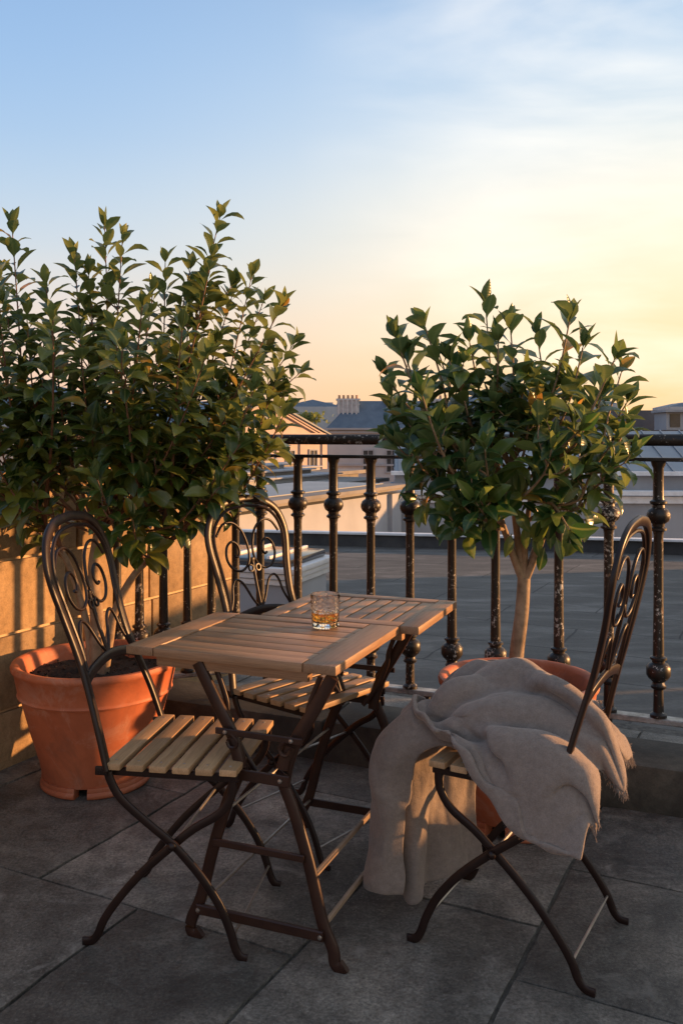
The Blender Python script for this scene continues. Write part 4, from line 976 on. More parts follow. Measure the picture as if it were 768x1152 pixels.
# ------------------------------------------------------------------ wool blanket: the heap (settled grid, steps in half millimetres) and its hanging end
NXB, NYB = 62, 46
HEAP = [
1516,4646,930,-3,-10,-15,-3,-6,-2,-6,-9,12,-9,-20,14,-11,-28,4,-16,-31,-1,-19,-27,6,-19,-22,14,-13,-16,14,-12,-10,18,-15,-10,23,-17,-16,19,-10,-19,9,-5,-21,0,-3,-20,-7,0,-17,-8,4,-16,-11,7,-24,-20,2,-34,-29,-6,-33,-33,-9,-18,-27,-7,-5,-14,-10,-3,3,
-17,-6,13,-17,3,16,-11,18,18,-14,16,23,-19,1,22,-21,-15,13,-19,-24,-1,-7,-23,4,-2,-20,-6,-3,-27,-19,-16,-55,-31,-21,-60,-71,-5,-12,-64,5,24,29,-4,5,-14,-13,-21,-65,0,0,11,-4,7,43,-15,-8,18,-16,-15,-4,-19,-21,-35,-17,-24,-51,-16,-25,-50,438,724,279,
-5,-18,-11,-6,-13,-2,-8,-13,7,-8,-18,10,-8,-25,4,-11,-28,2,-15,-26,7,-17,-22,13,-17,-18,13,-15,-15,17,-14,-15,22,-15,-18,19,-11,-20,11,-7,-21,3,-4,-19,-3,-3,-18,-3,1,-15,-7,5,-21,-17,2,-31,-26,-7,-33,-31,-8,-16,-29,-3,0,-17,-6,-2,-2,-14,-8,8,
-18,-5,12,-15,7,15,-14,13,20,-17,4,19,-28,-5,-9,-24,-16,-5,-8,-25,9,1,-28,14,-2,-35,-1,-18,-55,-27,-18,-51,-82,-3,-10,-57,7,24,32,2,14,-3,-15,-21,-55,-5,-6,-9,-7,2,28,-17,-5,4,-20,-14,-31,-19,-21,-55,-18,-22,-54,-13,-13,-18,451,725,297,-5,-23,2,
-10,-21,0,-11,-19,4,-9,-19,4,-7,-22,3,-6,-24,5,-11,-24,10,-15,-20,14,-19,-19,13,-17,-18,15,-14,-18,21,-13,-19,21,-11,-21,13,-7,-20,6,-6,-21,1,-6,-19,0,-2,-15,-4,3,-18,-13,0,-29,-22,-7,-33,-29,-5,-11,-30,1,6,-21,-6,-5,-9,-12,-10,5,-16,-8,12,
-18,-2,12,-15,7,15,-20,7,-1,-28,2,-14,-26,-11,-5,-10,-27,10,-1,-31,14,-7,-41,4,-16,-57,-3,-11,-43,-78,-2,-9,-50,8,22,29,11,30,3,-15,-17,-23,-14,-21,-56,-14,-3,-11,-21,-1,-14,-21,-13,-42,-19,-23,-63,-15,-19,-46,-12,-4,11,458,724,288,-5,-24,14,-11,-25,7,
-13,-24,2,-10,-23,2,-3,-23,9,-2,-21,16,-7,-20,15,-14,-19,18,-21,-17,5,-22,-17,0,-17,-20,14,-13,-19,22,-8,-20,19,-4,-21,18,-6,-23,16,-7,-22,9,-4,-16,1,1,-17,-12,-1,-28,-18,-9,-34,-28,-3,-9,-31,4,11,-27,-5,-4,-15,-12,-11,3,-14,-9,12,-18,-7,13,
-19,2,-1,-23,9,-15,-26,4,-15,-24,-11,-4,-12,-28,11,-6,-32,12,-14,-44,2,-17,-53,-3,-7,-37,-71,-1,-9,-41,7,19,18,15,35,9,-10,-12,-21,-18,-33,-77,-16,-9,-32,-23,1,-22,-23,-11,-50,-18,-20,-61,-14,-14,-28,-11,0,26,466,709,293,-7,-17,11,-13,-21,5,-15,-24,0,
-8,-26,-2,-2,-23,7,0,-20,19,-4,-17,26,-13,-17,18,-22,-16,3,-24,-17,-1,-19,-22,12,-14,-21,21,-7,-17,23,-3,-18,23,-6,-23,20,-10,-23,11,-5,-18,3,2,-21,6,1,-31,3,-11,-35,-27,-4,-11,-35,8,15,-33,-1,3,-21,-13,-14,0,-15,-9,7,-20,-6,-3,-23,-1,-9,
-22,9,-15,-25,3,-16,-22,-15,-2,-13,-28,13,-9,-32,11,-19,-45,0,-19,-48,-3,-7,-32,-68,-1,-9,-39,6,15,10,12,29,19,-7,-13,-25,-13,-32,-91,-14,-14,-47,-23,1,-33,-25,-8,-58,-20,-16,-57,-13,-7,-7,-10,3,36,474,689,307,-13,-13,1,-14,-13,-1,-11,-18,-4,-5,-25,-1,
-1,-24,8,1,-19,21,-3,-16,28,-11,-18,22,-22,-17,8,-26,-18,1,-22,-22,9,-16,-22,18,-8,-16,23,-3,-14,27,-6,-20,23,-11,-23,12,-6,-20,4,-1,-23,5,-2,-34,3,-10,-36,-13,-1,-13,-33,13,15,-36,1,5,-28,-17,-12,-13,-17,-7,0,-18,-5,0,-23,-4,-4,-23,6,-14,
-25,2,-17,-22,-17,-1,-13,-28,15,-11,-31,11,-21,-46,-1,-19,-45,-3,-9,-29,-63,-4,-11,-46,1,9,-10,10,24,34,-2,-6,-32,-9,-32,-84,-11,-16,-53,-21,-1,-42,-26,-4,-63,-22,-11,-56,-13,-5,2,-10,4,39,482,674,331,-17,-14,-14,-12,-7,-10,-6,-10,-5,-1,-20,0,1,-24,13,
-1,-20,24,-2,-18,29,-10,-18,24,-21,-19,13,-27,-18,3,-26,-21,7,-20,-24,16,-11,-15,24,-5,-11,27,-5,-17,24,-10,-23,14,-8,-22,4,-3,-25,4,-7,-36,1,-9,-33,-18,5,-9,-35,15,10,-35,-2,-1,-27,-17,-11,-13,-14,-5,-2,-18,-2,0,-23,-5,-3,-25,3,-14,-26,0,-17,
-22,-18,0,-14,-27,18,-12,-31,13,-22,-46,-1,-19,-41,-4,-10,-27,-55,-10,-16,-63,-5,-2,-40,5,14,1,3,-1,-17,-3,-20,-49,-8,-12,-41,-16,-1,-42,-24,-1,-57,-23,-5,-48,-14,-7,-6,-11,-1,23,488,659,361,-15,-6,-25,-10,-3,-17,-1,-5,-8,3,-15,2,1,-23,16,-1,-23,27,
-5,-20,30,-11,-19,24,-19,-19,16,-27,-19,6,-30,-20,5,-24,-23,16,-15,-16,25,-7,-10,26,-4,-14,25,-9,-23,14,-8,-25,6,-7,-28,3,-11,-37,-5,-5,-26,-23,16,0,-35,11,3,-33,-10,-10,-25,-13,-10,-10,-10,-4,-3,-19,-2,-1,-23,-4,-4,-26,-1,-16,-27,-2,-19,-25,-16,-1,
-16,-26,21,-13,-30,16,-22,-44,0,-20,-39,-5,-12,-25,-46,-13,-19,-70,-10,-11,-68,2,-1,-35,6,-3,-19,2,-7,-22,-4,-3,-22,-12,-3,-38,-21,0,-47,-22,0,-35,-15,-7,-14,-14,-8,-1,505,660,391,-17,0,-28,-10,-2,-21,1,-5,-10,4,-12,4,1,-22,18,-1,-26,28,-8,-22,27,
-13,-21,24,-19,-20,17,-27,-18,8,-32,-19,6,-27,-21,16,-18,-17,25,-9,-10,27,-5,-13,24,-7,-22,16,-10,-28,6,-11,-32,1,-11,-33,-11,2,-17,-29,23,5,-33,9,-2,-32,-15,-14,-23,-9,-11,-5,-8,-4,0,-21,-6,-2,-25,-5,-7,-27,-3,-17,-28,-3,-25,-27,-14,-7,-18,-23,22,
-15,-28,22,-24,-41,3,-21,-39,-6,-14,-25,-36,-13,-20,-70,-10,-15,-75,1,-11,-56,8,-7,-30,4,-3,-17,-3,0,-21,-10,-4,-39,-19,-4,-46,-20,2,-24,-14,-3,-3,-14,-12,-12,531,679,406,-21,-3,-25,-14,-4,-21,-4,-6,-9,2,-12,4,0,-21,19,-2,-27,26,-8,-25,26,-15,-22,21,
-21,-21,17,-27,-19,11,-32,-18,7,-29,-18,14,-22,-16,25,-11,-11,28,-5,-14,24,-7,-24,17,-12,-31,7,-15,-35,-2,-7,-26,-18,14,-4,-31,24,5,-31,6,-5,-31,-15,-15,-22,-7,-10,-1,-7,-7,3,-23,-9,-1,-28,-9,-7,-28,-6,-19,-28,-3,-30,-28,-10,-18,-22,-21,18,-18,-25,27,
-22,-35,7,-24,-42,-5,-16,-30,-28,-13,-21,-71,-6,-16,-69,3,-14,-56,9,-10,-37,4,-5,-29,-5,-1,-31,-12,-5,-44,-18,-10,-53,-19,-2,-20,-11,5,19,-9,-3,8,555,691,393,-24,-7,-21,-19,-8,-18,-9,-9,-8,-4,-12,6,-2,-20,18,-3,-25,24,-9,-26,24,-16,-24,20,-23,-22,15,
-27,-20,12,-32,-16,9,-31,-16,12,-23,-15,24,-12,-14,28,-6,-16,26,-8,-26,17,-13,-34,6,-19,-37,-6,-4,-19,-22,23,6,-30,28,8,-29,4,-6,-31,-15,-16,-20,-5,-11,0,-8,-7,6,-24,-13,1,-31,-13,-8,-29,-10,-20,-28,-2,-30,-28,-6,-25,-24,-19,5,-20,-23,25,-22,-29,14,
-24,-46,-2,-19,-38,-27,-10,-22,-71,-3,-16,-63,4,-15,-52,8,-11,-38,3,-6,-34,-8,-1,-38,-15,-5,-55,-19,-15,-60,-12,-4,-6,-4,13,47,1,7,41,563,699,337,-25,-15,-12,-22,-14,-12,-15,-12,-5,-8,-14,6,-6,-17,16,-6,-23,22,-9,-24,23,-16,-25,19,-24,-22,15,-29,-20,12,
-31,-18,10,-32,-14,13,-24,-15,21,-12,-16,28,-6,-20,25,-10,-28,17,-17,-36,6,-23,-36,-12,-2,-15,-26,31,12,-24,32,13,-27,5,-3,-32,-15,-18,-18,-7,-12,2,-8,-9,6,-26,-16,1,-31,-16,-9,-30,-12,-20,-28,-5,-29,-27,-4,-28,-25,-15,-6,-23,-22,17,-21,-26,18,-25,-48,4,
-17,-47,-30,-3,-26,-73,-1,-16,-61,2,-11,-48,3,-7,-30,1,-5,-30,-9,-2,-41,-19,-4,-63,-20,-14,-63,-6,-2,14,10,17,76,13,10,59,555,703,263,-23,-20,-1,-21,-20,-1,-19,-18,0,-13,-15,7,-10,-16,14,-9,-18,19,-11,-22,20,-17,-24,19,-24,-23,16,-29,-21,12,-31,-19,12,
-30,-17,13,-25,-14,19,-13,-18,25,-7,-22,24,-12,-29,16,-21,-34,3,-22,-30,-17,5,-9,-26,32,13,-19,28,11,-25,2,-6,-32,-12,-18,-15,-6,-12,3,-11,-12,6,-25,-21,-1,-32,-18,-13,-29,-11,-22,-27,-8,-28,-25,-5,-28,-26,-11,-11,-23,-21,12,-22,-25,18,-26,-49,10,-15,-52,-35,
2,-29,-77,2,-18,-66,-1,-9,-47,-1,-1,-21,-2,1,-16,-8,-2,-34,-20,-3,-64,-23,-10,-63,-5,-1,15,15,17,82,14,12,62,560,703,230,-18,-23,7,-19,-23,8,-19,-21,7,-17,-18,9,-14,-16,12,-11,-15,15,-13,-18,19,-17,-22,19,-24,-23,16,-29,-23,13,-30,-22,14,-29,-19,13,
-25,-17,16,-14,-17,22,-9,-22,22,-14,-28,13,-25,-31,-2,-14,-20,-20,15,1,-24,27,7,-15,16,1,-23,-4,-13,-30,-7,-15,-12,-3,-11,4,-14,-16,6,-26,-26,-4,-30,-20,-18,-29,-11,-25,-25,-8,-28,-23,-9,-30,-24,-11,-12,-24,-17,12,-23,-26,19,-27,-50,13,-17,-51,-46,2,-29,-82,
2,-18,-73,-1,-6,-46,-1,1,-13,-1,5,0,-6,1,-21,-17,-3,-53,-26,-7,-61,-9,-1,4,15,15,75,8,13,57,571,703,230,-15,-25,4,-17,-23,10,-17,-20,13,-17,-20,13,-16,-16,13,-14,-15,13,-14,-16,16,-17,-20,19,-23,-23,17,-28,-23,15,-29,-23,14,-28,-22,14,-24,-20,14,
-17,-17,17,-11,-20,18,-15,-25,9,-26,-28,-7,-10,-14,-22,19,5,-21,22,5,-13,10,-5,-22,-4,-17,-24,-5,-16,-9,-4,-11,5,-18,-20,6,-27,-29,-5,-29,-25,-21,-26,-13,-29,-23,-6,-30,-21,-10,-32,-22,-14,-16,-25,-14,14,-23,-27,25,-29,-55,15,-20,-45,-66,-2,-21,-73,7,-8,-50,
2,-4,-39,-5,-6,-30,-1,1,-5,-4,3,-9,-13,-2,-38,-24,-6,-52,-12,0,-4,12,12,64,5,9,51,572,705,231,-13,-25,-4,-15,-21,4,-16,-18,14,-15,-17,17,-16,-18,18,-15,-16,15,-16,-16,16,-17,-19,18,-22,-21,18,-25,-23,16,-27,-24,15,-27,-23,14,-24,-21,14,-19,-18,13,
-13,-17,11,-15,-21,4,-24,-25,-11,-11,-14,-23,15,2,-21,20,5,-14,10,-6,-18,-1,-18,-18,-5,-18,-5,-9,-14,6,-22,-22,6,-29,-29,-5,-27,-28,-21,-23,-17,-30,-21,-7,-30,-19,-7,-33,-20,-13,-22,-23,-16,10,-24,-26,31,-35,-59,19,-24,-43,-83,0,-9,-53,27,13,15,7,-3,-29,
-22,-23,-83,-8,-8,-27,-1,3,-6,-9,-1,-27,-18,-3,-34,-15,0,-6,-1,5,36,4,6,45,572,694,240,-7,-12,-14,-13,-18,-5,-16,-16,11,-15,-15,19,-14,-15,23,-15,-17,22,-16,-18,19,-18,-19,18,-21,-20,18,-24,-22,18,-25,-22,15,-24,-21,14,-23,-21,16,-20,-19,11,-15,-17,4,
-14,-17,-4,-19,-21,-14,-13,-16,-23,6,-4,-22,15,1,-17,12,-7,-15,2,-18,-12,-6,-19,-1,-14,-17,7,-24,-24,6,-28,-30,-5,-26,-27,-19,-21,-18,-26,-19,-9,-28,-18,-5,-30,-19,-9,-28,-20,-15,-4,-24,-25,31,-41,-58,28,-32,-44,-85,5,-5,-42,54,38,38,10,-2,-28,-44,-50,-96,
-14,-10,-36,1,2,-2,-6,-1,-23,-13,-1,-25,-16,-1,-7,-12,3,21,-4,7,43,572,663,236,1,6,-22,-7,-6,-13,-15,-16,4,-16,-15,19,-14,-13,26,-14,-15,28,-16,-17,26,-18,-20,22,-21,-20,19,-23,-20,17,-24,-20,16,-21,-19,15,-21,-19,19,-21,-20,15,-18,-18,3,-13,-16,-13,
-13,-16,-21,-11,-14,-25,-2,-11,-22,8,-6,-19,10,-11,-16,2,-19,-8,-7,-21,2,-16,-21,8,-24,-26,6,-27,-31,-5,-24,-26,-17,-20,-15,-21,-17,-8,-23,-17,-5,-24,-17,-5,-31,-20,-12,-18,-22,-23,22,-41,-53,29,-35,-45,-52,17,-4,-28,52,33,-5,-9,-20,-27,-41,-38,-92,-9,-6,-21,
3,2,6,-4,-1,-19,-15,-2,-30,-20,-2,-15,-14,4,27,-6,11,59,563,637,202,5,13,-26,2,7,-19,-11,-10,-4,-18,-18,15,-15,-14,29,-13,-13,32,-14,-16,31,-18,-18,27,-20,-21,22,-23,-19,18,-22,-18,16,-20,-17,18,-19,-16,22,-22,-19,20,-23,-22,6,-16,-18,-15,-9,-14,-27,
-5,-10,-29,-3,-10,-25,1,-13,-21,5,-18,-18,0,-23,-8,-8,-24,3,-17,-23,9,-24,-26,7,-26,-31,-3,-22,-27,-16,-19,-15,-20,-16,-4,-17,-13,-3,-17,-16,-5,-25,-18,-9,-26,-19,-19,-1,-34,-40,20,-21,-37,-7,34,8,-33,20,2,-31,-43,-46,-29,-25,-20,-86,-1,-3,-2,4,3,16,
-3,1,-9,-18,-3,-38,-26,-7,-27,-13,4,37,1,15,78,546,625,156,9,16,-25,8,15,-21,-7,-5,-12,-18,-18,7,-16,-17,26,-12,-14,35,-15,-15,34,-16,-17,30,-20,-18,25,-20,-19,21,-20,-16,18,-20,-15,21,-20,-14,24,-24,-19,22,-26,-24,8,-20,-23,-11,-10,-17,-24,-4,-12,-30,
-2,-8,-29,0,-13,-25,1,-23,-19,0,-28,-10,-7,-26,1,-17,-24,7,-25,-23,7,-26,-27,-2,-23,-26,-13,-17,-18,-18,-14,-4,-15,-10,1,-11,-14,-4,-16,-15,-9,-29,-13,-16,-21,-21,-24,3,-13,-26,-4,25,3,-26,4,-11,-25,-45,-48,-15,-24,-25,-59,0,-5,-12,1,3,17,-2,5,8,
-21,-7,-45,-30,-11,-41,-10,2,40,9,16,81,529,623,131,14,20,-20,9,16,-20,-3,0,-17,-15,-14,-2,-17,-20,17,-15,-18,30,-14,-16,36,-16,-15,32,-17,-16,28,-18,-16,24,-19,-15,21,-21,-13,23,-23,-14,25,-26,-20,21,-26,-25,7,-19,-25,-7,-13,-22,-15,-7,-19,-23,-2,-13,-30,
2,-11,-30,2,-21,-24,-3,-29,-12,-8,-29,-2,-16,-25,4,-24,-23,3,-26,-20,-2,-23,-19,-7,-19,-18,-13,-14,-10,-13,-10,0,-10,-12,0,-11,-12,-8,-24,-6,-16,-30,-7,-17,-16,-12,-16,-9,3,-9,-20,13,0,-22,-17,-21,-13,-35,-42,-6,-17,-23,-14,-6,-4,-6,-4,6,13,-17,-4,-29,
-29,-14,-47,-14,-3,27,10,12,67,526,630,131,16,23,-17,10,17,-20,-1,3,-18,-12,-11,-7,-17,-21,6,-19,-24,20,-17,-20,30,-16,-14,34,-15,-13,31,-16,-13,28,-19,-13,25,-22,-14,23,-25,-16,23,-26,-21,18,-23,-25,6,-17,-24,-3,-14,-22,-8,-12,-24,-13,-5,-21,-25,5,-15,-32,
7,-16,-31,-2,-27,-19,-13,-30,-3,-18,-27,4,-23,-24,1,-25,-19,-5,-23,-13,-6,-19,-11,-6,-17,-13,-9,-14,-7,-11,-13,0,-11,-10,-3,-18,-3,-14,-29,4,-14,-28,-8,-16,-18,-7,-12,-18,17,6,-20,3,-3,-19,-25,-25,-6,-33,-39,7,-24,-28,9,-10,-1,-1,-6,9,4,-22,-11,-34,
-24,-13,0,0,4,45,533,637,139,15,24,-17,12,21,-21,1,6,-20,-12,-12,-8,-17,-20,1,-20,-26,9,-20,-25,22,-18,-17,31,-14,-11,32,-16,-11,30,-19,-13,28,-22,-16,23,-24,-17,20,-22,-21,16,-20,-24,9,-17,-23,-1,-16,-20,-4,-17,-22,-8,-10,-26,-18,3,-21,-30,12,-18,-34,
5,-22,-29,-12,-28,-10,-22,-27,7,-24,-25,5,-24,-21,-6,-21,-12,-8,-19,-7,-4,-19,-11,-4,-19,-13,-10,-15,-7,-15,-10,0,-16,-4,-7,-21,4,-12,-27,-4,-15,-24,-6,-11,-19,12,4,-19,10,0,-23,-10,-13,-19,-26,-26,8,-36,-39,21,-23,-21,14,-2,13,2,-16,-4,-8,-31,-22,-18,
-6,-3,29,536,637,151,12,26,-17,13,25,-22,2,9,-22,-12,-13,-12,-15,-17,-2,-16,-22,7,-21,-27,16,-20,-22,25,-16,-16,27,-16,-13,28,-19,-13,28,-21,-15,24,-21,-18,20,-18,-19,17,-18,-21,12,-18,-22,3,-19,-20,-5,-19,-19,-7,-14,-25,-14,-3,-27,-25,10,-21,-31,9,-20,-31,
-5,-25,-20,-18,-24,0,-22,-22,6,-23,-20,-1,-22,-16,-7,-20,-10,-6,-20,-10,-2,-20,-15,-8,-17,-16,-16,-11,-6,-16,-6,1,-12,-3,-3,-16,-6,-12,-23,0,-8,-23,9,-1,-22,4,-6,-21,-3,-9,-23,-11,-12,-10,-28,-29,20,-32,-31,24,-12,-3,10,-10,3,-4,-24,-14,-6,-6,-1,17,
517,611,156,13,28,-17,11,27,-22,2,11,-26,-11,-12,-18,-11,-14,-3,-13,-16,7,-18,-24,16,-19,-24,21,-19,-22,21,-18,-19,21,-19,-15,24,-20,-16,24,-20,-16,21,-16,-16,19,-15,-17,16,-19,-21,6,-19,-21,-5,-18,-19,-9,-16,-23,-12,-8,-28,-18,3,-24,-25,7,-20,-25,1,-20,-21,
-11,-22,-13,-15,-18,-5,-18,-16,-3,-22,-16,-5,-23,-16,-4,-22,-14,-1,-22,-18,-4,-18,-22,-12,-13,-16,-19,-9,0,-12,-7,8,-6,-9,-2,-12,-2,-7,-24,5,-7,-28,-1,-13,-19,1,-5,-14,0,-7,-24,-17,-17,-2,-28,-27,29,-21,-14,21,-6,6,3,-3,15,-4,-4,17,2,477,542,174,
13,29,-16,10,29,-22,1,12,-31,-9,-11,-23,-9,-9,-5,-9,-11,8,-14,-20,15,-18,-23,21,-18,-22,21,-20,-23,18,-20,-21,17,-22,-20,17,-21,-17,20,-16,-14,21,-13,-12,18,-16,-18,8,-17,-21,-4,-16,-20,-10,-15,-23,-8,-12,-27,-13,-4,-26,-18,4,-19,-18,1,-18,-15,-6,-20,-13,
-11,-18,-17,-12,-12,-16,-16,-11,-11,-21,-14,-7,-24,-18,-1,-26,-23,2,-23,-26,-5,-18,-24,-18,-11,-10,-20,-7,9,-6,-8,10,-1,-9,-4,-12,-6,-16,-27,-1,-15,-22,7,-1,-10,5,-2,-25,-8,-14,-24,-20,-18,21,-22,-16,31,-13,-3,13,-4,16,1,-8,21,-4,474,525,184,11,30,-17,
8,29,-23,1,14,-34,-6,-6,-28,-7,-9,-9,-8,-9,8,-11,-17,15,-16,-20,21,-17,-21,22,-19,-22,20,-22,-24,15,-23,-25,12,-23,-21,14,-19,-13,19,-12,-8,17,-9,-12,8,-12,-19,-4,-14,-23,-7,-15,-23,-6,-14,-27,-7,-9,-26,-12,0,-22,-12,0,-18,-9,-8,-20,-8,-12,-20,-15,
-11,-14,-21,-10,-6,-22,-13,-6,-19,-19,-14,-9,-24,-21,-2,-28,-27,0,-25,-29,-10,-15,-20,-21,-7,-1,-16,-6,12,1,-9,5,1,-13,-13,-13,-6,-18,-20,6,-5,-13,8,-1,-21,-4,-12,-34,-15,-16,0,-16,-10,34,-18,-10,21,-18,-3,6,-17,6,-4,486,547,196,9,29,-18,6,27,-26,
3,19,-35,-3,0,-33,-6,-11,-14,-7,-11,5,-9,-13,14,-13,-17,20,-16,-19,24,-19,-21,24,-21,-23,19,-23,-26,13,-24,-21,11,-20,-13,16,-13,-9,14,-8,-10,3,-6,-16,-8,-10,-22,-10,-15,-26,-3,-16,-27,-1,-11,-26,-6,-4,-24,-6,-3,-21,-3,-10,-23,-4,-14,-21,-10,-14,-18,-16,
-11,-10,-22,-10,-4,-23,-12,-4,-22,-13,-10,-18,-21,-20,-9,-25,-27,-7,-22,-25,-13,-10,-10,-18,-2,7,-9,-8,8,3,-15,-6,0,-13,-17,-8,-3,-13,-11,6,-5,-18,-2,-11,-34,-15,-18,-20,-12,-7,22,-11,-5,29,-19,-11,10,-22,-10,-2,474,550,212,8,28,-21,6,26,-27,2,18,-36,
1,5,-36,-3,-7,-20,-6,-12,-1,-9,-13,13,-11,-14,20,-14,-15,25,-18,-19,26,-20,-23,23,-21,-23,17,-22,-18,14,-21,-11,15,-18,-10,14,-12,-15,3,-4,-18,-15,-3,-19,-20,-11,-25,-8,-17,-27,0,-14,-27,1,-8,-25,1,-7,-24,2,-10,-24,1,-13,-24,-4,-16,-19,-11,-14,-15,-16,
-14,-10,-20,-11,-4,-26,-7,-1,-28,-7,-6,-26,-12,-15,-19,-19,-20,-12,-14,-12,-11,-4,2,-13,-8,2,-7,-15,-4,0,-18,-13,2,-12,-18,0,0,-12,-10,-2,-11,-26,-14,-18,-26,-13,-9,6,-6,1,22,-9,-6,15,-16,-14,8,441,524,218,8,28,-23,6,23,-29,2,14,-37,2,9,-36,
1,3,-25,-3,-12,-7,-8,-16,9,-10,-12,19,-13,-12,27,-17,-17,29,-19,-21,26,-20,-21,20,-21,-17,14,-21,-9,14,-22,-9,14,-18,-20,7,-7,-24,-13,1,-20,-25,-3,-20,-20,-11,-24,-7,-16,-27,2,-14,-26,6,-10,-23,8,-9,-22,8,-12,-24,3,-16,-23,-5,-18,-17,-11,-17,-13,-17,
-14,-10,-24,-9,-5,-30,-3,-1,-33,0,-1,-31,-6,-8,-22,-12,-9,-12,-7,1,-10,-5,3,-13,-10,-3,-12,-20,-14,-1,-19,-20,14,-8,-17,6,-2,-13,-11,-11,-14,-21,-13,-10,-1,-8,-2,11,-5,0,11,-4,-6,14,406,488,216,9,25,-26,5,20,-32,3,12,-35,3,14,-33,5,10,-29,
-1,-11,-15,-8,-20,5,-9,-13,20,-13,-10,28,-16,-14,30,-17,-19,29,-19,-21,21,-21,-17,13,-21,-10,9,-24,-9,11,-21,-18,10,-12,-28,-4,-1,-25,-20,2,-18,-27,-3,-19,-19,-11,-25,-5,-16,-25,7,-13,-21,11,-10,-17,14,-13,-21,12,-17,-25,3,-20,-22,-7,-20,-14,-16,-17,-10,-22,
-12,-11,-29,-5,-7,-32,-1,-1,-32,0,-1,-26,-4,-1,-17,-3,4,-14,-3,6,-14,-7,-1,-24,-14,-13,-19,-19,-18,13,-11,-17,28,-4,-13,9,-7,-12,-8,-14,-11,-3,-14,-9,10,-5,-3,13,4,1,16,381,467,192,9,19,-30,6,17,-33,4,17,-31,5,17,-28,4,7,-29,0,-10,-23,
-6,-21,-2,-10,-16,20,-12,-9,29,-15,-11,31,-15,-17,29,-17,-21,22,-19,-19,14,-20,-13,8,-23,-8,5,-24,-14,7,-18,-26,2,-7,-29,-12,2,-21,-24,4,-16,-26,-2,-20,-17,-12,-23,0,-16,-20,13,-13,-14,18,-13,-15,17,-19,-22,11,-23,-27,-3,-21,-19,-15,-17,-9,-21,-14,-7,-24,
-9,-10,-28,-6,-9,-29,-4,-4,-26,-2,2,-18,-1,6,-12,-4,4,-14,-6,-1,-24,-5,-6,-34,-11,-12,-12,-9,-12,29,-1,-11,30,-3,-9,9,-12,-11,2,-18,-14,9,-9,-10,21,7,-1,21,360,454,154,10,16,-29,8,18,-29,5,24,-25,5,15,-26,4,-2,-26,0,-11,-24,-5,-19,-10,
-9,-19,13,-11,-11,28,-13,-9,32,-15,-13,28,-15,-18,23,-16,-18,16,-18,-16,9,-22,-11,3,-24,-12,1,-22,-20,0,-14,-29,-6,-2,-26,-17,4,-16,-25,5,-15,-23,-4,-20,-11,-13,-20,7,-16,-14,18,-16,-11,20,-20,-16,14,-22,-25,4,-21,-27,-12,-16,-14,-22,-14,-2,-21,-11,-1,-20,
-11,-7,-22,-8,-9,-25,-6,-3,-19,-3,4,-9,-5,3,-10,-7,-3,-18,-4,-4,-32,-5,-7,-32,-6,-11,4,-1,-8,33,3,-5,26,-2,-6,12,-15,-11,10,-15,-16,20,6,-6,24,345,444,133,11,13,-24,7,19,-23,5,23,-24,4,10,-26,5,-9,-24,0,-10,-18,-4,-15,-11,-7,-22,4,
-10,-16,21,-11,-10,29,-13,-11,27,-14,-14,22,-15,-15,16,-17,-15,11,-20,-14,5,-22,-14,-3,-22,-14,-5,-19,-23,-6,-10,-28,-11,1,-22,-19,5,-13,-21,2,-15,-15,-7,-19,-3,-13,-17,10,-16,-12,16,-19,-10,16,-22,-16,8,-21,-26,-5,-15,-23,-19,-12,-6,-22,-9,7,-17,-11,5,-13,
-11,-4,-19,-10,-8,-20,-6,-1,-11,-6,2,-7,-10,-3,-12,-9,-6,-21,-6,-7,-28,-6,-11,-15,-4,-11,17,5,-3,29,8,1,20,-9,-7,14,-18,-14,16,3,-8,23,345,430,130,8,13,-23,4,13,-22,1,17,-23,4,8,-26,5,-9,-23,1,-12,-13,-3,-11,-6,-5,-20,0,-8,-23,12,
-9,-17,22,-11,-11,23,-14,-11,21,-14,-11,14,-17,-13,11,-18,-15,5,-20,-17,-1,-19,-14,-8,-19,-14,-9,-15,-21,-9,-8,-25,-13,1,-17,-15,3,-11,-12,-2,-16,-5,-8,-19,0,-9,-17,5,-14,-11,10,-21,-10,10,-22,-16,2,-17,-20,-12,-9,-12,-22,-4,4,-19,-7,10,-12,-9,4,-12,
-12,-3,-16,-11,-5,-14,-11,-1,-9,-13,-2,-11,-15,-5,-12,-10,-7,-13,-8,-11,-9,-8,-14,9,5,-5,24,15,3,20,0,-3,15,-12,-9,16,-3,-6,22,332,401,120,7,19,-23,4,10,-23,0,9,-22,0,8,-25,3,-6,-22,3,-16,-12,-1,-10,-3,-5,-15,1,-5,-26,7,-6,-24,14,
-9,-17,17,-12,-10,17,-14,-9,13,-15,-10,9,-18,-12,6,-19,-17,1,-17,-17,-7,-16,-12,-11,-16,-12,-12,-13,-17,-10,-6,-19,-9,-1,-12,-7,-2,-12,-1,-6,-19,-2,-1,-22,-4,-3,-19,-1,-16,-13,4,-23,-9,4,-18,-7,-4,-9,-4,-13,-4,-1,-19,-3,2,-19,-1,6,-16,-10,0,-16,
-18,-2,-12,-17,0,-10,-18,0,-9,-19,-4,-7,-15,-5,-2,-10,-10,3,-7,-13,14,6,-7,24,19,2,19,14,-1,16,-4,-4,20,-13,-5,22,301,366,98,9,22,-21,7,8,-23,0,-1,-23,-2,5,-22,2,-1,-21,5,-17,-13,-2,-9,-3,-6,-8,3,-4,-23,5,-3,-27,8,-5,-21,10,
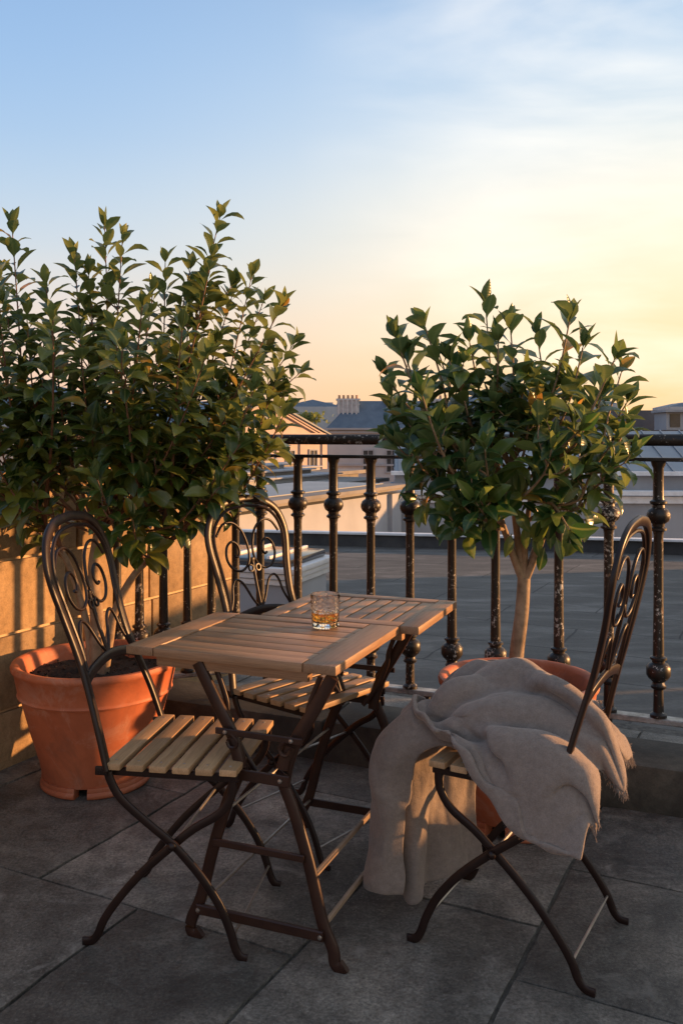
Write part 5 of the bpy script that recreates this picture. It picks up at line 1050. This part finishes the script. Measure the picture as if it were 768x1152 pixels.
-9,-14,11,-11,-9,11,-13,-9,9,-16,-10,5,-19,-14,1,-17,-18,-3,-14,-15,-10,-13,-9,-13,-13,-7,-13,-11,-12,-8,-7,-12,-2,-7,-12,2,-8,-18,2,-1,-25,-5,8,-24,-10,-5,-19,-5,-22,-7,4,-19,5,3,-13,6,-2,-14,-5,-14,0,-3,-23,8,3,-29,-7,1,-23,-20,3,-6,
-20,6,3,-21,0,-2,-22,-3,-6,-17,-4,-4,-12,-8,6,-2,-9,21,11,-6,27,19,-1,19,16,0,17,3,-3,22,-13,-4,24,272,322,76,6,24,-17,7,11,-22,3,-8,-23,-2,-5,-21,2,0,-19,4,-11,-14,-3,-6,-4,-6,-3,1,-5,-17,4,-2,-24,5,-2,-21,6,-6,-15,7,
-7,-12,7,-8,-12,5,-12,-11,4,-17,-11,2,-18,-15,-2,-15,-17,-7,-11,-14,-12,-10,-5,-14,-10,-3,-11,-9,-7,-2,-12,-10,4,-15,-18,4,-6,-26,-3,9,-24,-11,5,-16,-7,-12,-2,3,-18,11,11,-19,9,7,-22,-5,-9,-7,-8,-22,3,-2,-32,-5,1,-26,-12,9,-8,-15,7,2,
-20,1,4,-21,-1,1,-16,-2,-1,-13,-6,8,-3,-7,22,14,-5,25,20,-2,18,17,-1,17,10,-3,21,-8,-4,26,242,273,54,3,28,-14,6,18,-20,4,-1,-23,-1,-11,-18,0,-9,-16,1,-9,-13,-2,-6,-7,-6,-2,-1,-6,-11,2,-2,-19,4,-1,-19,3,-3,-15,3,-5,-13,5,
-2,-14,2,-4,-13,0,-12,-13,0,-18,-13,-1,-16,-15,-5,-12,-16,-9,-8,-11,-12,-7,-1,-12,-7,0,-7,-13,-5,2,-18,-14,5,-14,-25,-2,3,-23,-9,9,-10,-7,-2,4,4,-10,11,14,-18,10,12,-24,-1,-1,-16,-8,-19,-7,-6,-32,-7,0,-30,-9,7,-18,-12,5,-6,-17,4,6,
-16,3,14,-15,2,11,-13,-4,14,-3,-6,22,15,-4,23,22,-2,17,19,-1,17,13,-3,21,-2,-4,27,210,226,31,0,27,-12,5,22,-19,6,10,-23,1,-2,-17,-2,-12,-13,-3,-15,-11,-4,-11,-7,-5,-6,-4,-6,-9,2,-4,-16,3,0,-17,2,-1,-14,1,-4,-12,3,0,-14,1,
5,-16,-5,-2,-15,-4,-15,-14,-2,-19,-12,-3,-13,-15,-7,-8,-15,-12,-6,-7,-15,-5,3,-13,-8,2,-4,-17,-8,4,-19,-20,2,-6,-21,-5,7,-8,-6,5,4,1,-3,8,11,-15,8,16,-21,4,7,-17,1,-11,-11,1,-26,-13,-1,-32,-15,0,-25,9999,0,0,9999,0,0,-39,17,15,
-13,4,21,-10,0,21,1,-4,25,15,-5,23,20,-2,19,19,-2,17,12,-2,20,1,-2,27,187,179,12,-1,25,-13,4,21,-20,4,18,-22,2,12,-17,0,-7,-15,-4,-19,-12,-5,-15,-9,-7,-12,-6,-6,-11,1,-6,-15,6,-2,-18,5,0,-13,0,-2,-12,2,-1,-14,2,9,-16,-7,
9,-16,-12,-8,-15,-6,-18,-12,-4,-15,-11,-8,-10,-14,-13,-7,-12,-15,-5,-3,-14,-3,4,-9,-10,1,1,-17,-12,6,-14,-17,3,0,-9,-1,5,2,-2,-1,4,4,-13,4,10,-17,9,12,-13,12,4,-15,10,-7,-19,0,-23,9999,0,0,9999,0,0,9999,0,0,9999,0,0,-58,21,-4,
-8,3,31,2,-1,29,16,-7,21,23,-4,16,16,0,18,9,0,22,3,0,27,162,134,-1,0,22,-18,3,21,-21,-2,23,-17,-1,16,-18,5,-4,-25,3,-14,-21,-1,-14,-15,-5,-15,-9,-9,-14,-1,-9,-16,8,-5,-19,8,-1,-16,4,2,-13,3,2,-15,3,5,-15,-5,11,-13,-15,
2,-15,-13,-13,-13,-7,-16,-11,-8,-11,-9,-13,9999,0,0,9999,0,0,9999,0,0,9999,0,0,9999,0,0,9999,0,0,9999,0,0,9999,0,0,9999,0,0,9999,0,0,9999,0,0,-94,-6,11,-13,15,7,-18,6,-11,9999,0,0,9999,0,0,9999,0,0,9999,0,0,9999,0,0,-63,32,26,
3,1,36,21,-8,19,25,-8,10,19,-2,18,9,2,25,3,3,29,123,94,-10,5,17,-22,3,21,-21,-8,26,-18,-3,16,-23,9,-2,-33,8,-9,-29,9999,0,0,9999,0,0,9999,0,0,9999,0,0,9999,0,0,-11,-97,-13,4,-17,5,3,-15,4,-5,-12,-1,9999,0,0,9999,0,0,
9999,0,0,9999,0,0,9999,0,0,9999,0,0,9999,0,0,9999,0,0,9999,0,0,9999,0,0,9999,0,0,9999,0,0,9999,0,0,9999,0,0,9999,0,0,9999,0,0,9999,0,0,9999,0,0,9999,0,0,9999,0,0,9999,0,0,9999,0,0,9999,0,0,9999,0,0,-201,23,-1,6,2,43,
20,-6,27,26,-10,10,23,-6,13,15,0,24,7,3,29,74,57,-18,9,13,-22,6,18,-26,-7,25,-24,-1,18,-31,9999,0,0,9999,0,0,9999,0,0,9999,0,0,9999,0,0,9999,0,0,9999,0,0,9999,0,0,9999,0,0,9999,0,0,9999,0,0,9999,0,0,9999,0,0,9999,0,0,
9999,0,0,9999,0,0,9999,0,0,9999,0,0,9999,0,0,9999,0,0,9999,0,0,9999,0,0,9999,0,0,9999,0,0,9999,0,0,9999,0,0,9999,0,0,9999,0,0,9999,0,0,9999,0,0,9999,0,0,9999,0,0,9999,0,0,9999,0,0,9999,0,0,9999,0,0,-157,-82,-11,15,-4,37,
21,-7,22,25,-7,13,22,-3,18,16,-2,22,33,22,-29,9,10,-24,8,15,-29,-1,20,-32,9999,0,0,9999,0,0,9999,0,0,9999,0,0,9999,0,0,9999,0,0,9999,0,0,9999,0,0,9999,0,0,9999,0,0,9999,0,0,9999,0,0,9999,0,0,9999,0,0,9999,0,0,9999,0,0,
9999,0,0,9999,0,0,9999,0,0,9999,0,0,9999,0,0,9999,0,0,9999,0,0,9999,0,0,9999,0,0,9999,0,0,9999,0,0,9999,0,0,9999,0,0,9999,0,0,9999,0,0,9999,0,0,9999,0,0,9999,0,0,9999,0,0,9999,0,0,9999,0,0,9999,0,0,-120,-18,9,14,-4,34,
19,-3,26,25,-4,17,26,-6,14,5,-15,-62,11,6,-22,10,11,-26,9999,0,0,9999,0,0,9999,0,0,9999,0,0,9999,0,0,9999,0,0,9999,0,0,9999,0,0,9999,0,0,9999,0,0,9999,0,0,9999,0,0,9999,0,0,9999,0,0,9999,0,0,9999,0,0,9999,0,0,9999,0,0,
9999,0,0,9999,0,0,9999,0,0,9999,0,0,9999,0,0,9999,0,0,9999,0,0,9999,0,0,9999,0,0,9999,0,0,9999,0,0,9999,0,0,9999,0,0,9999,0,0,9999,0,0,9999,0,0,9999,0,0,9999,0,0,9999,0,0,9999,0,0,9999,0,0,9999,0,0,-87,41,20,12,1,38,
20,0,30,27,-4,18,9999,0,0,9999,0,0,9999,0,0,9999,0,0,9999,0,0,9999,0,0,9999,0,0,9999,0,0,9999,0,0,9999,0,0,9999,0,0,9999,0,0,9999,0,0,9999,0,0,9999,0,0,9999,0,0,9999,0,0,9999,0,0,9999,0,0,9999,0,0,9999,0,0,9999,0,0,
9999,0,0,9999,0,0,9999,0,0,9999,0,0,9999,0,0,9999,0,0,9999,0,0,9999,0,0,9999,0,0,9999,0,0,9999,0,0,9999,0,0,9999,0,0,9999,0,0,9999,0,0,9999,0,0,9999,0,0,9999,0,0,9999,0,0,9999,0,0,9999,0,0,9999,0,0,-31,27,-85,7,10,41,
16,3,32,9999,0,0,9999,0,0,9999,0,0,9999,0,0,9999,0,0,9999,0,0,9999,0,0,9999,0,0,9999,0,0,9999,0,0,9999,0,0,9999,0,0,9999,0,0,9999,0,0,9999,0,0,9999,0,0,9999,0,0,9999,0,0,9999,0,0,9999,0,0,9999,0,0,9999,0,0,9999,0,0,
9999,0,0,9999,0,0,9999,0,0,9999,0,0,9999,0,0,9999,0,0,9999,0,0,9999,0,0,9999,0,0,9999,0,0,9999,0,0,9999,0,0,9999,0,0,9999,0,0,9999,0,0,9999,0,0,9999,0,0,9999,0,0,9999,0,0,9999,0,0,9999,0,0,9999,0,0,7,15,-75,4,13,40,
9999,0,0,9999,0,0,9999,0,0,9999,0,0,9999,0,0,9999,0,0,9999,0,0,9999,0,0,9999,0,0,9999,0,0,9999,0,0,9999,0,0,9999,0,0,9999,0,0,9999,0,0,9999,0,0,9999,0,0,9999,0,0,9999,0,0,9999,0,0,9999,0,0,9999,0,0,9999,0,0,9999,0,0,
9999,0,0,9999,0,0,9999,0,0,9999,0,0,9999,0,0,9999,0,0,9999,0,0,9999,0,0,9999,0,0,9999,0,0,9999,0,0,9999,0,0,9999,0,0,9999,0,0,9999,0,0,9999,0,0,9999,0,0,9999,0,0,9999,0,0,9999,0,0,9999,0,0,9999,0,0,9999,0,0,9999,0,0,
9999,0,0,9999,0,0,9999,0,0,9999,0,0,9999,0,0,9999,0,0,9999,0,0,9999,0,0,9999,0,0,9999,0,0,9999,0,0,9999,0,0,9999,0,0,9999,0,0,9999,0,0,9999,0,0,9999,0,0,9999,0,0,9999,0,0,9999,0,0,9999,0,0,9999,0,0,9999,0,0,9999,0,0,
9999,0,0,9999,0,0,9999,0,0,9999,0,0,9999,0,0,9999,0,0,9999,0,0,9999,0,0,9999,0,0,9999,0,0,9999,0,0,9999,0,0,9999,0,0,9999,0,0,9999,0,0,9999,0,0,9999,0,0,9999,0,0,9999,0,0,9999,0,0,9999,0,0,9999,0,0,9999,0,0,9999,0,0,
9999,0,0,9999,0,0,9999,0,0,9999,0,0,9999,0,0,9999,0,0,9999,0,0,9999,0,0,9999,0,0,9999,0,0,9999,0,0,9999,0,0,9999,0,0,9999,0,0,9999,0,0,9999,0,0,9999,0,0,9999,0,0,9999,0,0,9999,0,0,9999,0,0,9999,0,0,9999,0,0,9999,0,0,
9999,0,0,9999,0,0,9999,0,0,9999,0,0,9999,0,0,9999,0,0,9999,0,0,9999,0,0,9999,0,0,9999,0,0,9999,0,0,9999,0,0,9999,0,0,9999,0,0,9999,0,0,9999,0,0,9999,0,0,9999,0,0,9999,0,0,9999,0,0,9999,0,0,9999,0,0,9999,0,0,9999,0,0,
9999,0,0,9999,0,0,9999,0,0,9999,0,0,9999,0,0,9999,0,0,9999,0,0,9999,0,0,9999,0,0,9999,0,0,9999,0,0,9999,0,0,9999,0,0,9999,0,0,9999,0,0,9999,0,0,9999,0,0,9999,0,0,9999,0,0,9999,0,0,9999,0,0,9999,0,0,9999,0,0,9999,0,0,
9999,0,0,9999,0,0,9999,0,0,9999,0,0,9999,0,0,9999,0,0,9999,0,0,9999,0,0,9999,0,0,9999,0,0,9999,0,0,9999,0,0,9999,0,0,9999,0,0,9999,0,0,9999,0,0,9999,0,0,9999,0,0,9999,0,0,9999,0,0,9999,0,0,9999,0,0,9999,0,0,9999,0,0,
9999,0,0,9999,0,0,9999,0,0,9999,0,0,9999,0,0,9999,0,0,9999,0,0,9999,0,0,9999,0,0,9999,0,0,9999,0,0,9999,0,0,9999,0,0,9999,0,0,9999,0,0,9999,0,0,9999,0,0,9999,0,0,9999,0,0,9999,0,0,9999,0,0,9999,0,0,9999,0,0,9999,0,0,
9999,0,0,9999,0,0,9999,0,0,9999,0,0,9999,0,0,9999,0,0,9999,0,0,9999,0,0,9999,0,0,9999,0,0,9999,0,0,9999,0,0,9999,0,0,9999,0,0,9999,0,0,9999,0,0,9999,0,0,9999,0,0,9999,0,0,9999,0,0,9999,0,0,9999,0,0,9999,0,0,9999,0,0,
9999,0,0,9999,0,0,9999,0,0,9999,0,0,9999,0,0,9999,0,0,9999,0,0,9999,0,0,9999,0,0,9999,0,0,9999,0,0,9999,0,0,9999,0,0,9999,0,0,9999,0,0,9999,0,0,9999,0,0,9999,0,0,9999,0,0,9999,0,0,9999,0,0,9999,0,0,9999,0,0,9999,0,0,
9999,0,0,9999,0,0,9999,0,0,9999,0,0,9999,0,0,9999,0,0,9999,0,0,9999,0,0,9999,0,0,9999,0,0,9999,0,0,9999,0,0,9999,0,0,9999,0,0,9999,0,0,9999,0,0,9999,0,0,9999,0,0,9999,0,0,9999,0,0,9999,0,0,9999,0,0,9999,0,0,9999,0,0,
9999,0,0,9999,0,0,9999,0,0,9999,0,0,9999,0,0,9999,0,0,9999,0,0,9999,0,0,9999,0,0,9999,0,0,9999,0,0,9999,0,0,9999,0,0,9999,0,0,9999,0,0,9999,0,0,9999,0,0,9999,0,0,9999,0,0,9999,0,0,9999,0,0,9999,0,0,9999,0,0,9999,0,0,
9999,0,0,9999,0,0,9999,0,0,9999,0,0,9999,0,0,9999,0,0,9999,0,0,9999,0,0,9999,0,0,9999,0,0,9999,0,0,9999,0,0,9999,0,0,9999,0,0,9999,0,0,9999,0,0,9999,0,0,9999,0,0,9999,0,0,9999,0,0,9999,0,0,9999,0,0,9999,0,0,9999,0,0,
9999,0,0,9999,0,0,9999,0,0,9999,0,0,9999,0,0,9999,0,0,9999,0,0,9999,0,0,9999,0,0,9999,0,0,9999,0,0,9999,0,0,9999,0,0,9999,0,0,9999,0,0,9999,0,0,9999,0,0,9999,0,0,9999,0,0,9999,0,0,9999,0,0,9999,0,0,9999,0,0,9999,0,0,
9999,0,0,9999,0,0,9999,0,0,9999,0,0,9999,0,0,9999,0,0,9999,0,0,9999,0,0,9999,0,0,9999,0,0,9999,0,0,9999,0,0,9999,0,0,9999,0,0,9999,0,0,9999,0,0,9999,0,0,9999,0,0,9999,0,0,9999,0,0,9999,0,0,9999,0,0,9999,0,0,9999,0,0,
9999,0,0,9999,0,0,9999,0,0,9999,0,0,9999,0,0,9999,0,0,9999,0,0,9999,0,0,9999,0,0,9999,0,0,9999,0,0,9999,0,0,9999,0,0,9999,0,0,9999,0,0,9999,0,0,9999,0,0,9999,0,0,9999,0,0,9999,0,0,9999,0,0,9999,0,0,9999,0,0,9999,0,0,
9999,0,0,9999,0,0,9999,0,0,9999,0,0,9999,0,0,9999,0,0,9999,0,0,9999,0,0,9999,0,0,9999,0,0,9999,0,0,9999,0,0,9999,0,0,9999,0,0,9999,0,0,9999,0,0,9999,0,0,9999,0,0,9999,0,0,9999,0,0,9999,0,0,9999,0,0,9999,0,0,9999,0,0,
9999,0,0,9999,0,0,9999,0,0,9999,0,0,9999,0,0,9999,0,0,9999,0,0,9999,0,0,9999,0,0,9999,0,0,9999,0,0,9999,0,0,9999,0,0,9999,0,0,9999,0,0,9999,0,0,9999,0,0,9999,0,0,9999,0,0,9999,0,0,9999,0,0,9999,0,0,9999,0,0,9999,0,0,
9999,0,0,9999,0,0,9999,0,0,9999,0,0,9999,0,0,9999,0,0,9999,0,0,9999,0,0,9999,0,0,9999,0,0,9999,0,0,9999,0,0,9999,0,0,9999,0,0,9999,0,0,9999,0,0,9999,0,0,9999,0,0,9999,0,0,9999,0,0,9999,0,0,9999,0,0,9999,0,0,9999,0,0,
9999,0,0,9999,0,0,9999,0,0,9999,0,0,9999,0,0,9999,0,0,9999,0,0,9999,0,0,9999,0,0,9999,0,0,9999,0,0,9999,0,0,9999,0,0,9999,0,0,9999,0,0,9999,0,0,9999,0,0,9999,0,0,9999,0,0,9999,0,0,9999,0,0,9999,0,0,9999,0,0,9999,0,0,
9999,0,0,9999,0,0,9999,0,0,9999,0,0,9999,0,0,9999,0,0,9999,0,0,9999,0,0,9999,0,0,9999,0,0,9999,0,0,9999,0,0,9999,0,0,9999,0,0,9999,0,0,9999,0,0,9999,0,0,9999,0,0,9999,0,0,9999,0,0,9999,0,0,9999,0,0,9999,0,0,9999,0,0,
9999,0,0,9999,0,0,9999,0,0,9999,0,0,9999,0,0,9999,0,0,9999,0,0,9999,0,0,9999,0,0,9999,0,0,9999,0,0,9999,0,0,9999,0,0,9999,0,0,9999,0,0,9999,0,0,9999,0,0,9999,0,0,9999,0,0,9999,0,0,9999,0,0,9999,0,0,9999,0,0,9999,0,0,
9999,0,0,9999,0,0,9999,0,0,9999,0,0,9999,0,0,9999,0,0,9999,0,0,9999,0,0,9999,0,0,9999,0,0,9999,0,0,9999,0,0,9999,0,0,9999,0,0,9999,0,0,9999,0,0,9999,0,0,9999,0,0,9999,0,0,9999,0,0,9999,0,0,9999,0,0,9999,0,0,9999,0,0,
9999,0,0,9999,0,0,9999,0,0,9999,0,0,9999,0,0,9999,0,0,9999,0,0,9999,0,0,9999,0,0,9999,0,0,9999,0,0,9999,0,0,9999,0,0,9999,0,0,9999,0,0,9999,0,0,9999,0,0,9999,0,0,9999,0,0,9999,0,0,9999,0,0,9999,0,0,9999,0,0,9999,0,0,
9999,0,0,9999,0,0,9999,0,0,9999,0,0,9999,0,0,9999,0,0,9999,0,0,9999,0,0,9999,0,0,9999,0,0,9999,0,0,9999,0,0,9999,0,0,9999,0,0,9999,0,0,9999,0,0,9999,0,0,9999,0,0,9999,0,0,9999,0,0,9999,0,0,9999,0,0,9999,0,0,9999,0,0,
9999,0,0,9999,0,0,9999,0,0,9999,0,0,9999,0,0,9999,0,0,9999,0,0,9999,0,0,9999,0,0,9999,0,0,9999,0,0,9999,0,0,9999,0,0,9999,0,0,9999,0,0,9999,0,0,9999,0,0,9999,0,0,9999,0,0,9999,0,0,9999,0,0,9999,0,0,9999,0,0,9999,0,0,
9999,0,0,9999,0,0,9999,0,0,9999,0,0,9999,0,0,9999,0,0,9999,0,0,9999,0,0,9999,0,0,9999,0,0,9999,0,0,9999,0,0,9999,0,0,9999,0,0,9999,0,0,9999,0,0,9999,0,0,9999,0,0,9999,0,0,9999,0,0,9999,0,0,9999,0,0,9999,0,0,9999,0,0,
9999,0,0,9999,0,0,9999,0,0,9999,0,0,9999,0,0,9999,0,0,9999,0,0,9999,0,0,9999,0,0,9999,0,0,9999,0,0,9999,0,0,9999,0,0,9999,0,0,9999,0,0,9999,0,0,9999,0,0,9999,0,0,9999,0,0,9999,0,0,9999,0,0,9999,0,0,9999,0,0,9999,0,0,
9999,0,0,9999,0,0,9999,0,0,9999,0,0,9999,0,0,9999,0,0,9999,0,0,9999,0,0,9999,0,0
]
acc = [0, 0, 0]; BV = []
for i in range(0, len(HEAP), 3):
    if HEAP[i] == 9999: BV.append(None); continue
    acc = [acc[0]+HEAP[i], acc[1]+HEAP[i+1], acc[2]+HEAP[i+2]]
    BV.append(Vector((acc[0]/2000, acc[1]/2000, acc[2]/2000)))
bl_ = empty('wool_blanket', (.46, 2.33, .47), label='taupe wool blanket heaped over the seat of the right foreground chair', cat='blanket')
O_ = Vector((.46, 2.33, .47))
def clothpart(name, verts, faces):
    me = bpy.data.meshes.new(name); me.from_pydata([tuple(p-O_) for p in verts], [], faces); me.materials.append(M['wool'])
    me.polygons.foreach_set('use_smooth', [True]*len(faces)); me.update()
    o = bpy.data.objects.new(name, me); COL.objects.link(o); o.parent = bl_
    s_ = o.modifiers.new('thick', 'SOLIDIFY'); s_.thickness = .012; s_.offset = 0
    s_ = o.modifiers.new('smooth', 'SUBSURF'); s_.levels = 1; s_.render_levels = 2
    return o
idx = {}; hv = []
for k, p in enumerate(BV):
    if p is not None: idx[k] = len(hv); hv.append(p)
hf = []
for i in range(NXB):
    for j in range(NYB):
        a = i*(NYB+1)+j; q = (a, a+1, a+NYB+2, a+NYB+1)
        if all(k in idx for k in q): hf.append(tuple(idx[k] for k in q))
heap = clothpart('blanket_heap', hv, hf)
# hanging end, in the chair's own axes
CT = Matrix.Translation(Vector(CH3_LOC)) @ Matrix.Rotation(CH3_ROT, 4, 'Z')
def cspan(pts, n):
    m_ = len(pts); out_ = []
    for k in range(n):
        u = k/(n-1)*(m_-1); i = min(int(u), m_-2); t = u-i
        p0, p1, p2, p3 = [Vector(pts[q]) for q in (max(i-1, 0), i, i+1, min(i+2, m_-1))]
        out_.append(.5*((2*p1)+(p2-p0)*t+(2*p0-5*p1+4*p2-p3)*t*t+(3*p1-p0-3*p2+p3)*t**3))
    return out_
NF, NT = 60, 40
def flat(L): return cspan([(a, b_, 0) for a, b_ in L], NF)
bot = flat([(.28, .115), (.325, .150), (.372, .135), (.392, .085), (.372, .048), (.325, .052), (.292, .070), (.262, .055), (.262, .010), (.238, -.020), (.225, -.060), (.205, -.085), (.205, -.130), (.165, -.150)])
mid = flat([(.25, .115), (.30, .140), (.345, .130), (.362, .095), (.352, .062), (.322, .050), (.292, .050), (.270, .035), (.262, .005), (.248, -.030), (.236, -.070), (.222, -.105), (.205, -.150), (.175, -.18)])
shd = flat([(.20, .125), (.24, .13), (.275, .115), (.285, .085), (.28, .06), (.27, .03), (.26, .01), (.255, -.01), (.25, -.04), (.24, -.07), (.23, -.10), (.215, -.14), (.20, -.17), (.17, -.19)])
cols_ = []
for k in range(NF):
    f = k/(NF-1); zb = .078-.035*math.sin(f*3.1)+.012*math.sin(f*11); a, b_, c_ = shd[k], mid[k], bot[k]
    zt = .553-(.080*(1-f/.25)**1.2 if f < .25 else 0)
    L = cspan([(a.x-.13, a.y*.8, zt-.02), (a.x-.05, a.y*.9, zt+.018), (a.x, a.y, zt), (b_.x-.005, b_.y, zt-.075), (b_.x+.012, b_.y, zt-.15), (.6*b_.x+.4*c_.x+.008, .6*b_.y+.4*c_.y, .30), (.2*b_.x+.8*c_.x, .2*b_.y+.8*c_.y, .17), (c_.x-.002, c_.y, zb)], NT+1)
    for t in range(NT+1):
        w_ = min(1, t/8); v_ = Vector((f*7, t/NT*4.5, 2))
        L[t] = CT @ (L[t]+Vector((noise.noise(v_)*.026, noise.noise(v_+Vector((9, 0, 0)))*.018, 0))*w_+Vector((noise.noise(v_*3), noise.noise(v_*3.1), 0))*.004*w_)
    cols_.append(L)
tv = [cols_[k][t] for t in range(NT+1) for k in range(NF)]
tf = [(t*NF+k, t*NF+k+1, (t+1)*NF+k+1, (t+1)*NF+k) for t in range(NT) for k in range(NF-1)]
clothpart('hanging_end', tv, tf)
# fringe along the rear hem and the near hem, short loose yarns; a little fuzz all over
rf = random.Random(5); m = MB()
edge_count = {}
for q in hf:
    for a, b_ in zip(q, q[1:]+q[:1]): edge_count[(min(a, b_), max(a, b_))] = edge_count.get((min(a, b_), max(a, b_)), 0)+1
fc = {}
for q in hf:
    c_ = (hv[q[0]]+hv[q[1]]+hv[q[2]]+hv[q[3]])/4
    for a, b_ in zip(q, q[1:]+q[:1]): fc[(min(a, b_), max(a, b_))] = c_
for (a, b_), n_ in edge_count.items():
    if n_ != 1: continue
    mid_ = (hv[a]+hv[b_])/2
    if mid_.x < .56: continue
    out_ = (mid_-fc[(a, b_)]).normalized(); far_ = mid_.x > .62
    for rep in range(12 if far_ else 4):
        p = hv[a].lerp(hv[b_], rf.random())-O_
        L = rf.uniform(.006, .015) if far_ else rf.uniform(.003, .007); j_ = Vector((rf.gauss(0, .35), rf.gauss(0, .35), rf.gauss(-.35, .3)))
        q1 = p+(out_+j_*.6)*L*.5; q2 = q1+(out_*.6+j_+Vector((0, 0, -.4)))*L*.6
        m.tube([p-out_*.004, q1, q2], [.0008, .0006, .0004], 4, cap=False)
for rep in range(60):      # the tassel hanging at the near rear corner
    p = P(645+rf.gauss(0, 3.5), 917+rf.gauss(0, 2), 2.10)-O_; q1 = p+Vector((rf.gauss(0, .004), rf.gauss(0, .003), -.022)); q2 = q1+Vector((rf.gauss(-.004, .005), rf.gauss(0, .004), -.022))
    m.tube([p, q1, q2], [.0016, .0013, .0007], 4, cap=False)
fo = m.build('fringe', M['wool'], bl_, 180); fo['kind'] = 'stuff'
m = MB()
for verts, faces, cnt in ((hv, hf, 17000), (tv, tf, 9000)):
    for q in range(cnt):
        f_ = faces[rf.randrange(len(faces))]; p0, p1, p2, p3 = [verts[k] for k in f_]
        n = (p2-p0).cross(p3-p1).normalized()*(1 if rf.random() < .5 else -1)
        p = p0.lerp(p1, rf.random()).lerp(p3.lerp(p2, rf.random()), rf.random())-O_
        d = (n+Vector((rf.gauss(0, .7), rf.gauss(0, .7), rf.gauss(0, .7)))).normalized(); L = rf.uniform(.003, .007)
        s_ = d.orthogonal().normalized()*.0002; p = p+n*.0035; q1 = p+d*L*.6; q2 = q1+(d+Vector((rf.gauss(0, .7), rf.gauss(0, .7), rf.gauss(0, .7))))*L*.35
        m.add([p-s_, p+s_, q1+s_*.8, q1-s_*.8, q2], [(0, 1, 2, 3), (3, 2, 4)])
fz = m.build('wool_fuzz', M['wool'], bl_, 180); fz['kind'] = 'stuff'
